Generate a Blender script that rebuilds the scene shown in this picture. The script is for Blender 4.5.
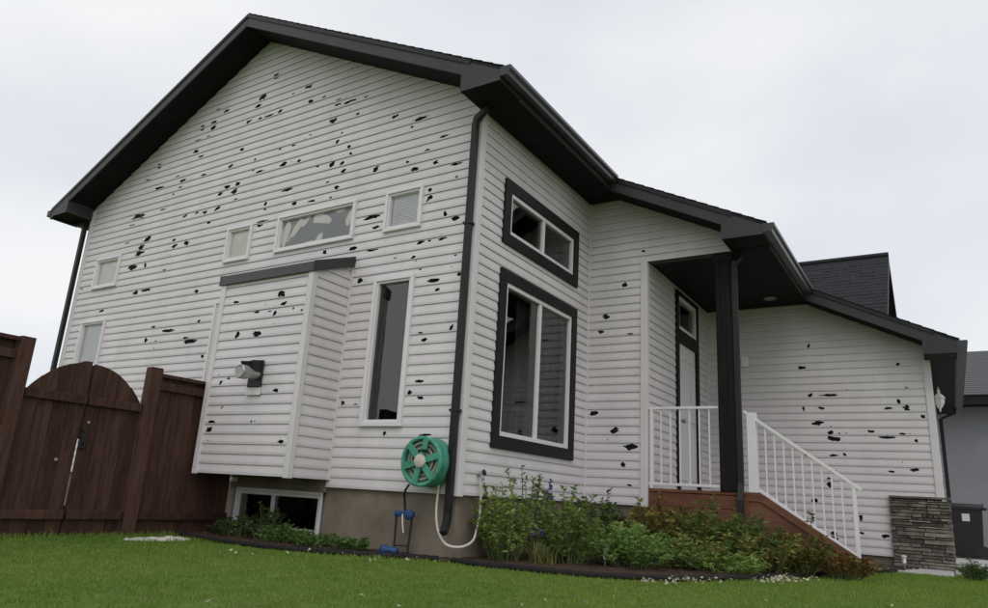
import bpy, math, random
import numpy as np
from mathutils import Vector, Matrix
from mathutils.geometry import delaunay_2d_cdt
random.seed(7); RNG = np.random.default_rng(7)
scene = bpy.context.scene
for _o in list(bpy.data.objects): bpy.data.objects.remove(_o)

# ------------------------------------------------------------------ camera
F_PX, PPX, PPY = 708.16, 492.54, 304.99            # for the 988 x 608 photograph
YAW, PITCH, ROLL = -0.573, 0.2637, 0.0597
CAM = Vector((3.7659, -5.4375, 0.0039))
cp, sp = math.cos(PITCH), math.sin(PITCH)
FW = Vector((math.sin(YAW)*cp, math.cos(YAW)*cp, sp)); RT = Vector((math.cos(YAW), -math.sin(YAW), 0)); UP = RT.cross(FW)
R2 = math.cos(ROLL)*RT + math.sin(ROLL)*UP; U2 = -math.sin(ROLL)*RT + math.cos(ROLL)*UP
cam = bpy.data.cameras.new('camera'); camo = bpy.data.objects.new('camera', cam); scene.collection.objects.link(camo)
camo.matrix_world = Matrix(((R2.x, U2.x, -FW.x, CAM.x), (R2.y, U2.y, -FW.y, CAM.y), (R2.z, U2.z, -FW.z, CAM.z), (0, 0, 0, 1)))
cam.sensor_fit = 'HORIZONTAL'; cam.sensor_width = 36; cam.lens = 36*F_PX/988
cam.shift_x = (494-PPX)/988; cam.shift_y = (PPY-304)/988
cam.clip_start = .05; cam.clip_end = 2000
scene.camera = camo

# ------------------------------------------------------------------ world, sun, exposure
SUN_EL, SUN_AZ = math.radians(52), math.radians(150)      # azimuth clockwise from +y: behind the photographer
w = bpy.data.worlds.new('World'); scene.world = w; w.use_nodes = True
nt = w.node_tree; nt.nodes.clear()
def N(t, tree=None, **k):
    n = (tree or nt).nodes.new(t)
    for a, b in k.items(): setattr(n, a, b)
    return n
sky = N('ShaderNodeTexSky', sky_type='NISHITA', sun_disc=False, sun_elevation=SUN_EL, sun_rotation=SUN_AZ)
tc = N('ShaderNodeTexCoord'); mp = N('ShaderNodeMapping'); mp.inputs['Scale'].default_value = (1.0, 1.0, 2.2); mp.inputs['Rotation'].default_value = (0, 0, math.radians(70))
nz = N('ShaderNodeTexNoise'); nz.inputs['Scale'].default_value = 1.5; nz.inputs['Detail'].default_value = 5; nz.inputs['Roughness'].default_value = .45
rp = N('ShaderNodeValToRGB'); rp.color_ramp.elements[0].position = .34; rp.color_ramp.elements[0].color = (.78, .81, .87, 1)
rp.color_ramp.elements[1].position = .60; rp.color_ramp.elements[1].color = (.985, .99, 1.0, 1)
skb = N('ShaderNodeBackground'); skb.inputs['Strength'].default_value = .1
clb = N('ShaderNodeBackground'); clb.inputs['Strength'].default_value = .97
mx = N('ShaderNodeMixShader'); mx.inputs[0].default_value = .94; wo = N('ShaderNodeOutputWorld')
L = nt.links.new
L(tc.outputs['Generated'], mp.inputs[0]); L(mp.outputs[0], nz.inputs['Vector']); L(nz.outputs[0], rp.inputs[0]); L(rp.outputs[0], clb.inputs[0])
L(sky.outputs[0], skb.inputs[0]); L(skb.outputs[0], mx.inputs[1]); L(clb.outputs[0], mx.inputs[2]); L(mx.outputs[0], wo.inputs[0])
sun = bpy.data.lights.new('sun', 'SUN'); sun.energy = .75; sun.angle = math.radians(40); sun.color = (1, .97, .93)
suno = bpy.data.objects.new('sun', sun); scene.collection.objects.link(suno)
sd = Vector((math.sin(SUN_AZ)*math.cos(SUN_EL), math.cos(SUN_AZ)*math.cos(SUN_EL), math.sin(SUN_EL)))
suno.rotation_euler = sd.to_track_quat('Z', 'Y').to_euler()
vs = scene.view_settings; scene.display_settings.display_device = 'sRGB'
vs.view_transform = 'Standard'; vs.look = 'None'; vs.exposure = 0.0; vs.gamma = 1

# ------------------------------------------------------------------ helpers
def bp(px, ax, v):                      # photo pixel -> point on the plane that carries the thing
    d = FW*F_PX + R2*(px[0]-PPX) - U2*(px[1]-PPY)
    i = 'xyz'.index(ax); t = (v-CAM[i])/d[i]; return CAM + d*t
col = scene.collection
def tag(o, label=None, cat=None, group=None, kind=None):
    for k, v in (('label', label), ('category', cat), ('group', group), ('kind', kind)):
        if v: o[k] = v
    return o
def empty(name, loc, label, cat, group=None):
    o = bpy.data.objects.new(name, None); col.objects.link(o); o.location = loc; o.empty_display_size = .2
    return tag(o, label, cat, group)
def root_of(o):
    while o.parent: o = o.parent
    return o
def link(name, me, mat, parent=None):
    o = bpy.data.objects.new(name, me); col.objects.link(o)
    if mat and not me.materials: me.materials.append(mat)
    if parent:
        o.parent = parent
        r = root_of(parent)
        if parent.parent is None: o.matrix_parent_inverse = Matrix.Translation(-Vector(parent.location))
    return o
class MB:
    def __init__(s): s.v = []; s.f = []
    def poly(s, pts):
        n = len(s.v); s.v += [tuple(p) for p in pts]; s.f.append(tuple(range(n, n+len(pts)))); return s
    def box(s, a, b):
        x0, y0, z0 = a; x1, y1, z1 = b; n = len(s.v)
        x0, x1 = min(x0, x1), max(x0, x1); y0, y1 = min(y0, y1), max(y0, y1); z0, z1 = min(z0, z1), max(z0, z1)
        s.v += [(x0,y0,z0),(x1,y0,z0),(x1,y1,z0),(x0,y1,z0),(x0,y0,z1),(x1,y0,z1),(x1,y1,z1),(x0,y1,z1)]
        s.f += [tuple(n+i for i in q) for q in ((0,3,2,1),(4,5,6,7),(0,1,5,4),(1,2,6,5),(2,3,7,6),(3,0,4,7))]; return s
    def extr(s, pts, d):                 # extrude polygon by vector d
        n = len(s.v); k = len(pts); d = Vector(d)
        s.v += [tuple(p) for p in pts] + [tuple(Vector(p)+d) for p in pts]
        s.f += [tuple(range(n, n+k)), tuple(range(n+2*k-1, n+k-1, -1))]
        s.f += [(n+i, n+(i+1) % k, n+k+(i+1) % k, n+k+i) for i in range(k)]; return s
    def xz(s, pts, y0, y1): return s.extr([(x, y0, z) for x, z in pts], (0, y1-y0, 0))
    def sweep(s, path, r, sides=8, ry=None, rot=0, cap=True):
        path = [Vector(p) for p in path]; rs = r if isinstance(r, (list, tuple)) else [r]*len(path)
        n = len(s.v); up = None
        for i, p in enumerate(path):
            t = (path[min(i+1, len(path)-1)]-path[max(i-1, 0)]).normalized()
            if up is None:
                up = Vector((0, 0, 1)) if abs(t.z) < .9 else Vector((0, 1, 0))
            a = t.cross(up).normalized(); b = a.cross(t).normalized(); up = b
            for k in range(sides):
                q = rot+2*math.pi*k/sides
                s.v.append(tuple(p + a*math.cos(q)*rs[i] + b*math.sin(q)*(ry or rs[i])))
        for i in range(len(path)-1):
            for k in range(sides):
                a0 = n+i*sides+k; a1 = n+i*sides+(k+1) % sides
                s.f.append((a0, a1, a1+sides, a0+sides))
        if cap: s.f += [tuple(range(n+sides-1, n-1, -1)), tuple(range(n+(len(path)-1)*sides, n+len(path)*sides))]
        return s
    def lathe(s, o, ax, prof, sides=24):  # prof: (radius, along axis)
        o = Vector(o); ax = Vector(ax).normalized(); a = ax.orthogonal().normalized(); b = ax.cross(a); n = len(s.v)
        for r, h in prof:
            for k in range(sides):
                q = 2*math.pi*k/sides; s.v.append(tuple(o+ax*h+(a*math.cos(q)+b*math.sin(q))*r))
        for i in range(len(prof)-1):
            for k in range(sides):
                a0 = n+i*sides+k; a1 = n+i*sides+(k+1) % sides; s.f.append((a0, a1, a1+sides, a0+sides))
        return s
    def build(s, name, mat, parent=None, smooth=False, bevel=0):
        me = bpy.data.meshes.new(name); me.from_pydata(s.v, [], s.f); me.update()
        if smooth: me.polygons.foreach_set('use_smooth', [True]*len(me.polygons))
        o = link(name, me, mat, parent)
        if bevel:
            m = o.modifiers.new('bevel', 'BEVEL'); m.width = bevel; m.segments = 2; m.limit_method = 'ANGLE'; m.angle_limit = .6
        return o
def np_mesh(name, V, Fq, mat, parent=None, cols=None):
    me = bpy.data.meshes.new(name); V = np.asarray(V, np.float32); Fq = np.asarray(Fq, np.int32); k = Fq.shape[1]
    me.vertices.add(len(V)); me.vertices.foreach_set('co', V.ravel())
    me.loops.add(Fq.size); me.loops.foreach_set('vertex_index', Fq.ravel())
    me.polygons.add(len(Fq)); me.polygons.foreach_set('loop_start', np.arange(0, Fq.size, k, dtype=np.int32)); me.polygons.foreach_set('loop_total', np.full(len(Fq), k, np.int32))
    me.update(calc_edges=True)
    if cols is not None:
        ca = me.color_attributes.new('Col', 'FLOAT_COLOR', 'POINT'); c = np.ones((len(V), 4), np.float32); c[:, :3] = cols
        ca.data.foreach_set('color', c.ravel())
    return link(name, me, mat, parent)

# ------------------------------------------------------------------ materials
def mat(name, c, rough=.6, spec=.4, metal=0, var=.12, nscale=6, bump=0, bscale=60, rnd=0, stretch=None, tint2=None, vcol=False, transl=0, sharp=(.25, .75)):
    m = bpy.data.materials.new(name); m.use_nodes = True; t = m.node_tree; b = t.nodes['Principled BSDF']; lk = t.links.new
    b.inputs['Roughness'].default_value = rough; b.inputs['Metallic'].default_value = metal; b.inputs['Specular IOR Level'].default_value = spec
    g = N('ShaderNodeNewGeometry', t); vec = g.outputs['Position']
    if stretch:
        mp = N('ShaderNodeMapping', t); mp.inputs['Scale'].default_value = stretch; lk(vec, mp.inputs[0]); vec = mp.outputs[0]
    n = N('ShaderNodeTexNoise', t); n.inputs['Scale'].default_value = nscale; n.inputs['Detail'].default_value = 6; n.inputs['Roughness'].default_value = .6; lk(vec, n.inputs['Vector'])
    r = N('ShaderNodeMapRange', t); r.inputs['From Min'].default_value, r.inputs['From Max'].default_value = sharp
    lk(n.outputs[0], r.inputs['Value'])
    mixc = N('ShaderNodeMix', t, data_type='RGBA'); lo = [x*(1-var) for x in c]; hi = [min(1, x*(1+var)) for x in c]
    if tint2: lo = list(tint2)
    mixc.inputs['A'].default_value = (*lo, 1); mixc.inputs['B'].default_value = (*hi, 1); lk(r.outputs[0], mixc.inputs['Factor'])
    out = mixc.outputs['Result']
    if vcol:
        a = N('ShaderNodeVertexColor', t, layer_name='Col'); mm = N('ShaderNodeMix', t, data_type='RGBA', blend_type='MULTIPLY'); mm.inputs['Factor'].default_value = 1
        lk(out, mm.inputs['A']); lk(a.outputs[0], mm.inputs['B']); out = mm.outputs['Result']
    if rnd:
        oi = N('ShaderNodeObjectInfo', t); mr = N('ShaderNodeMapRange', t); mr.inputs['To Min'].default_value = 1-rnd; mr.inputs['To Max'].default_value = 1+rnd
        lk(oi.outputs['Random'], mr.inputs['Value']); mm = N('ShaderNodeMix', t, data_type='RGBA', blend_type='MULTIPLY'); mm.inputs['Factor'].default_value = 1
        cb = N('ShaderNodeCombineColor', t)
        for i in range(3): lk(mr.outputs[0], cb.inputs[i])
        lk(out, mm.inputs['A']); lk(cb.outputs[0], mm.inputs['B']); out = mm.outputs['Result']
    lk(out, b.inputs['Base Color'])
    if bump:
        n2 = N('ShaderNodeTexNoise', t); n2.inputs['Scale'].default_value = bscale; n2.inputs['Detail'].default_value = 4; lk(vec, n2.inputs['Vector'])
        bu = N('ShaderNodeBump', t); bu.inputs['Strength'].default_value = bump; bu.inputs['Distance'].default_value = .01; lk(n2.outputs[0], bu.inputs['Height']); lk(bu.outputs[0], b.inputs['Normal'])
    if transl:
        tr = N('ShaderNodeBsdfTranslucent', t); lk(out, tr.inputs[0]); ms = N('ShaderNodeMixShader', t); ms.inputs[0].default_value = transl
        o = t.nodes['Material Output']; lk(b.outputs[0], ms.inputs[1]); lk(tr.outputs[0], ms.inputs[2]); lk(ms.outputs[0], o.inputs[0])
    return m
M = dict(
    siding=mat('vinyl_siding', (.672, .634, .648), .5, .3, var=.085, nscale=2.6, bump=.16, bscale=6, rnd=.03, stretch=(1, 1, .35)),
    trimw=mat('white_vinyl', (.765, .735, .75), .42, .4, var=.04, nscale=5),
    paper=mat('black_sheathing', (.012, .012, .013), .9, .2, var=.3),
    dark=mat('charcoal_soffit', (.012, .0115, .012), .7, .12, var=.2, nscale=4),
    fascia=mat('charcoal_fascia', (.040, .0385, .041), .5, .35, var=.2, nscale=3),
    gut=mat('gutter_aluminium', (.032, .031, .033), .3, .5, var=.2, nscale=5),
    trimd=mat('dark_window_trim', (.012, .0115, .012), .55, .22, var=.25, nscale=8),
    spout=mat('dark_downspout', (.014, .0135, .0145), .45, .3, var=.2),
    shingle=mat('asphalt_shingle', (.03, .03, .034), .95, .2, var=.35, nscale=25, bump=.5, bscale=220),
    concrete=mat('foundation_parging', (.235, .195, .155), .9, .2, var=.25, nscale=2.2, bump=.5, bscale=45, tint2=(.13, .107, .083)),
    slab=mat('driveway_concrete', (.44, .43, .42), .85, .2, var=.12, nscale=1.5, bump=.3, bscale=90),
    fence=mat('stained_fence_wood', (.070, .0355, .028), .78, .15, var=.5, nscale=4, bump=.45, bscale=14, rnd=.24, stretch=(6, 6, .7)),
    deck=mat('red_stained_deck_wood', (.16, .070, .042), .7, .25, var=.35, nscale=3, bump=.3, bscale=20, rnd=.14, stretch=(.7, .7, 6)),
    post=mat('charcoal_post', (.013, .0122, .0125), .65, .15, var=.45, nscale=3, stretch=(8, 8, .6), bump=.2, bscale=10),
    blind=mat('window_blind', (.95, .94, .98), .8, .2, var=.05),
    blindb=mat('beige_blind', (.93, .90, .84), .8, .2, var=.10, nscale=6),
    blotch=mat('torn_window_film', (.44, .44, .455), .8, .2, var=.06, nscale=3.0),
    film=mat('pale_film', (.95, .93, .88), .8, .2, var=.05),
    curtain=mat('sheer_curtain', (.085, .08, .078), .9, .1, var=.3, nscale=3, stretch=(1, 8, .3)),
    inside=mat('dark_room_wall', (.05, .047, .045), .9, .1, var=.2),
    door=mat('white_door_paint', (.70, .70, .71), .4, .4, var=.03),
    green=mat('green_reel_plastic', (.075, .31, .22), .6, .25, var=.4, nscale=14),
    hose=mat('pale_hose', (.62, .57, .52), .5, .4, var=.12, nscale=14),
    pink=mat('coiled_hose', (.16, .27, .20), .6, .3, var=.5, tint2=(.32, .20, .17), nscale=18),
    blue=mat('blue_plastic', (.022, .065, .19), .5, .35, var=.35, nscale=20),
    black=mat('black_plastic', (.016, .016, .017), .5, .4, var=.2),
    metal=mat('grey_metal', (.36, .35, .34), .38, .5, metal=.6, var=.2, nscale=12),
    soil=mat('bed_soil', (.060, .042, .030), 1, .1, var=.5, nscale=14, bump=1, bscale=40),
    ground=mat('lawn_soil', (.10, .15, .035), 1, .1, var=.35, nscale=5, bump=.6, bscale=60),
    grass=mat('grass_blade', (.245, .325, .07), .65, .1, var=.12, nscale=.7, vcol=True, transl=.45, tint2=(.14, .275, .052)),
    leaf=mat('plant_leaf', (.9, .9, .9), .7, .15, var=.25, nscale=5, vcol=True, transl=.35),
    petal=mat('flower_petal', (.9, .9, .9), .6, .2, var=.1, vcol=True, transl=.3),
    stem=mat('plant_stem', (.10, .13, .05), .7, .2, var=.3),
    stone=mat('ledge_stone', (.18, .158, .135), .9, .2, var=.5, nscale=11, bump=1.0, bscale=38, rnd=.5),
    stoneb=mat('stone_mortar', (.07, .066, .062), .95, .1),
    edging=mat('black_edging', (.013, .012, .012), .8, .3, var=.3, nscale=10, bump=.3),
    pale=mat('pale_stone', (.52, .50, .46), .85, .2, var=.2, nscale=12, bump=.4),
    debris=mat('pale_debris', (.46, .43, .32), .85, .15, var=.2, nscale=30),
    stucco=mat('grey_stucco', (.25, .255, .275), .9, .2, var=.12, nscale=1.2, bump=.3, bscale=120),
    nroof=mat('grey_shingle', (.12, .12, .125), .95, .2, var=.25, nscale=25, bump=.4, bscale=200),
    bin=mat('bin_plastic', (.014, .014, .015), .5, .4, var=.2),
    label=mat('white_sticker', (.62, .62, .60), .6, .3, var=.05),
    frost=mat('frosted_glass', (.72, .74, .76), .35, .5, var=.05),
)
def glass(name, ior=1.6, tint=.82):
    m = bpy.data.materials.new(name); m.use_nodes = True; t = m.node_tree; t.nodes.clear(); lk = t.links.new
    fr = N('ShaderNodeFresnel', t); fr.inputs[0].default_value = ior; tr = N('ShaderNodeBsdfTransparent', t); tr.inputs[0].default_value = (tint, tint, tint*1.01, 1)
    gl = N('ShaderNodeBsdfGlossy', t); gl.inputs['Roughness'].default_value = .015; ms = N('ShaderNodeMixShader', t); o = N('ShaderNodeOutputMaterial', t)
    g = N('ShaderNodeNewGeometry', t); n = N('ShaderNodeTexNoise', t); n.inputs['Scale'].default_value = 1.7; lk(g.outputs['Position'], n.inputs['Vector'])
    bu = N('ShaderNodeBump', t); bu.inputs['Strength'].default_value = .05; bu.inputs['Distance'].default_value = .05; lk(n.outputs[0], bu.inputs['Height']); lk(bu.outputs[0], gl.inputs['Normal'])
    lk(fr.outputs[0], ms.inputs[0]); lk(tr.outputs[0], ms.inputs[1]); lk(gl.outputs[0], ms.inputs[2]); lk(ms.outputs[0], o.inputs[0]); return m
M['glassp'] = glass('clear_window_glass', 1.4, 1.0); M['glassd'] = glass('dark_window_glass', 2.0, .9); M['corner'] = mat('corner_vinyl', (.69, .655, .665), .5, .3, var=.06, nscale=3)
M['glass'] = glass('window_glass', 1.6, .96)

# ------------------------------------------------------------------ dimensions (z = 0 is the bottom of the siding at the near corner)
COURSE = .1016
W, D1, X1, D2, X2, YB = 7.37, 2.688, .78, 5.35, 3.67, 10.8
RX, RZ, PITCHR, OV = -3.65, 6.08, .5, .40
XE1, XE2, XE3 = .46, 2.28, 4.0
ZS1, ZS2, ZS3 = 3.87, 2.965, 2.07
zt = lambda x: RZ-PITCHR*abs(x-RX)
zu = lambda x: zt(x)-.19
GZ = -.57
NX, NY = math.sin(YAW), math.cos(YAW)
def gz(x, y):
    s = NX*x+NY*y; d = max(0, min(12, -s-.2)); return GZ-.055*d*d/(d+.5)+.006*math.sin(x*2.1+y)*math.cos(y*1.7)*min(1, d)
def gpt(px, dz=0):
    z = GZ+dz
    for _ in range(12):
        p = bp(px, 'z', z); z = .5*z+.5*(gz(p.x, p.y)+dz)
    return bp(px, 'z', z)

# ------------------------------------------------------------------ ground sheet, bed, driveway
def axis_pts(a, b, st, far): 
    core = list(np.arange(a, b+1e-6, st)); out = []; d = st; q = b
    while q < far: d *= 1.35; q += d; out.append(q)
    lo = []; d = st; q = a
    while q > -far: d *= 1.35; q -= d; lo.append(q)
    return lo[::-1]+core+out
gx = axis_pts(-6, 8, .25, 420); gy = axis_pts(-9, 8, .25, 420)
V = [(x, y, gz(x, y)) for y in gy for x in gx]; nx = len(gx)
Fq = [(j*nx+i, j*nx+i+1, (j+1)*nx+i+1, (j+1)*nx+i) for j in range(len(gy)-1) for i in range(nx-1)]
tag(np_mesh('ground', V, Fq, M['ground']), kind='structure')
edge_px = [(-3.06, -.62), (-2.7, -.72), (-2.2, -.80), (-1.5, -.80), (-1.0, -.66), (-.62, -.45), (-.3, -.26), (-.08, -.10), (.03, -.20)]
edge_left = [Vector((x, y, gz(x, y))) for x, y in edge_px[:-1]]
edge_right = [gpt(q) for q in ((452, 563), (480, 567), (520, 571), (560, 575), (600, 578.5), (640, 580.5), (680, 581.5), (720, 581), (760, 580), (800, 578), (830, 576), (860, 574), (895, 573))]
def smooth(pts, n=6):
    out = []
    for i in range(len(pts)-1):
        p0, p1, p2, p3 = pts[max(i-1, 0)], pts[i], pts[i+1], pts[min(i+2, len(pts)-1)]
        for k in range(n):
            t = k/n; out.append(.5*((2*p1)+(-p0+p2)*t+(2*p0-5*p1+4*p2-p3)*t*t+(-p0+3*p1-3*p2+p3)*t**3))
    return out+[pts[-1]]
bedpoly = [(p.x, p.y) for p in edge_left]+[(p.x, p.y) for p in edge_right]+[(3.4, 5.3), (.9, 5.3), (.9, 2.75), (.03, 2.65), (.03, .03), (-3.1, .03)]
def inside(x, y, P):
    c = False; j = len(P)-1
    for i in range(len(P)):
        if (P[i][1] > y) != (P[j][1] > y) and x < (P[j][0]-P[i][0])*(y-P[i][1])/(P[j][1]-P[i][1])+P[i][0]: c = not c
        j = i
    return c
st = .06; V = []; Fq = []; idx = {}
def bv(i, j):
    if (i, j) not in idx:
        x, y = i*st, j*st; idx[(i, j)] = len(V); V.append((x, y, gz(x, y)+.02+.018*random.random()))
    return idx[(i, j)]
for i in range(-52, 60):
    for j in range(-16, 90):
        if inside((i+.5)*st, (j+.5)*st, bedpoly): Fq.append((bv(i, j), bv(i+1, j), bv(i+1, j+1), bv(i, j+1)))
tag(np_mesh('garden_bed', V, Fq, M['soil']), kind='structure')
for nm, pts, lab in (('garden_edging', edge_left, 'low black landscape edging under the basement window bed'), ('garden_edging', edge_right, 'black edging strip curving round the flower bed by the front steps')):
    mb = MB(); mb.sweep([p+Vector((0, 0, .022)) for p in smooth(pts)], .022, 8, ry=.026); tag(mb.build(nm, M['edging'], smooth=True), lab, 'garden edging')
mb = MB(); mb.box((2.62, 4.35, -.75), (3.72, D2-.02, -.545)); tag(mb.build('walkway', M['slab'], bevel=.01), kind='structure')
mb = MB(); mb.box((3.73, 5.0, -.76), (13, 15.5, -.535)); tag(mb.build('driveway', M['slab'], bevel=.01), kind='structure')

# ------------------------------------------------------------------ the house
house = empty('house', (0, 0, GZ), 'hail-damaged white vinyl-sided house with charcoal roof and trim', 'house')
class Plane:
    def __init__(s, P0, U, n): s.P0, s.U, s.n = Vector(P0), Vector(U), Vector(n)
    def p(s, u, v, off=0): return s.P0+s.U*u+s.n*off+Vector((0, 0, v))
    def box(s, mb, u0, u1, v0, v1, o0, o1):
        mb.box(s.p(u0, v0, o0), s.p(u1, v1, o1))
    def uv(s, q):
        d = q-s.P0; return d.dot(s.U), d.z
PA = Plane((0, 0, 0), (1, 0, 0), (0, -1, 0)); PB = Plane((0, 0, 0), (0, 1, 0), (1, 0, 0)); PC = Plane((0, D1, 0), (1, 0, 0), (0, -1, 0))
PD = Plane((X1, 0, 0), (0, 1, 0), (1, 0, 0)); PG = Plane((0, D2, 0), (1, 0, 0), (0, -1, 0))
BP_, BX0, BX1, BZ0, BZ1, BZ2 = .554, -3.015, -1.608, .07, 2.142, 2.376
PF = Plane((0, -BP_, 0), (1, 0, 0), (0, -1, 0)); PS = Plane((BX1, 0, 0), (0, 1, 0), (1, 0, 0)); PL = Plane((BX0, 0, 0), (0, 1, 0), (-1, 0, 0))
PX = Plane((X2, 0, 0), (0, 1, 0), (1, 0, 0)); PW = Plane((-W, 0, 0), (0, 1, 0), (-1, 0, 0)); PK = Plane((0, YB, 0), (1, 0, 0), (0, 1, 0))

def clip(poly, a, b, c):                 # keep a*u+b*v<=c
    out = []
    for i in range(len(poly)):
        p, q = poly[i], poly[(i+1) % len(poly)]; dp = a*p[0]+b*p[1]-c; dq = a*q[0]+b*q[1]-c
        if dp <= 1e-9: out.append(p)
        if (dp < -1e-9 and dq > 1e-9) or (dp > 1e-9 and dq < -1e-9):
            t = dp/(dp-dq); out.append((p[0]+(q[0]-p[0])*t, p[1]+(q[1]-p[1])*t))
    return out
def pieces(u0, u1, v0, v1, rects, halfs, seams=()):
    us = sorted({u0, u1}|{min(max(r[k], u0), u1) for r in rects for k in (0, 1)}); cells = []
    for a, b in zip(us, us[1:]):
        if b-a < 1e-4: continue
        m = (a+b)/2; iv = [(v0, v1)]
        for r in rects:
            if r[0] < m < r[1]:
                nv = []
                for p, q in iv:
                    if r[2] > p: nv.append((p, min(q, r[2])))
                    if r[3] < q: nv.append((max(p, r[3]), q))
                iv = [(p, q) for p, q in nv if q-p > 1e-4]
        cells.append([a, b, iv])
    merged = []
    for c in cells:
        if merged and abs(merged[-1][1]-c[0]) < 1e-6 and merged[-1][2] == c[2]: merged[-1][1] = c[1]
        else: merged.append(c)
    for sm_ in seams:
        for i_, (a, b, iv) in enumerate(merged):
            if a+.25 < sm_ < b-.25: merged[i_:i_+1] = [[a, sm_-.0004, iv], [sm_+.0004, b, iv]]; break
    out = []
    for a, b, iv in merged:
        for p, q in iv:
            P = [(a, p), (b, p), (b, q), (a, q)]
            for h in halfs: P = clip(P, *h)
            if len(P) >= 3: out.append(P)
    return out
def jag(u, v, w, h, v0, v1):
    n = random.randint(6, 9)+int(w/.03); pts = []; sh = random.uniform(-.8, .8); low = random.random() < .4; dv = (v0+.001-(v-h*.5)) if low else 0
    for k in range(n):
        q = 2*math.pi*(k+random.uniform(-.4, .4))/n; r = random.uniform(.55, 1.2)
        y = min(max(v+dv*.7+math.sin(q)*h/2*r, v0), v1); pts.append((u+math.cos(q)*w/2*min(r, 1.1)+sh*(y-v)*.5, y))
    return pts
def holes_from(plane, ax, val, tiles):
    out = []
    for x0, y0, sc, L_ in tiles:
        for cx, cy, hw, hh in L_:
            c = (x0+cx/sc, y0+cy/sc); q = plane.uv(bp(c, ax, val))
            a = plane.uv(bp((c[0]-hw/sc/2, c[1]), ax, val)); b = plane.uv(bp((c[0]+hw/sc/2, c[1]), ax, val))
            t = plane.uv(bp((c[0], c[1]-hh/sc/2), ax, val)); d = plane.uv(bp((c[0], c[1]+hh/sc/2), ax, val))
            fw_, fh_ = (1.55, .75) if random.random() < .35 else (1.25, 1.6)
            out.append((q[0], q[1], abs(b[0]-a[0])*fw_, max(.02, abs(t[1]-d[1])*fh_)))
    for hu, hv, hw, hh in list(out):     # small chips round the bigger hits
        for _ in range(random.choice((0, 0, 0, 1, 1))): out.append((hu+random.gauss(0, .09), hv+random.gauss(0, .07), random.uniform(.012, .03), random.uniform(.012, .024)))
    return out
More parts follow.
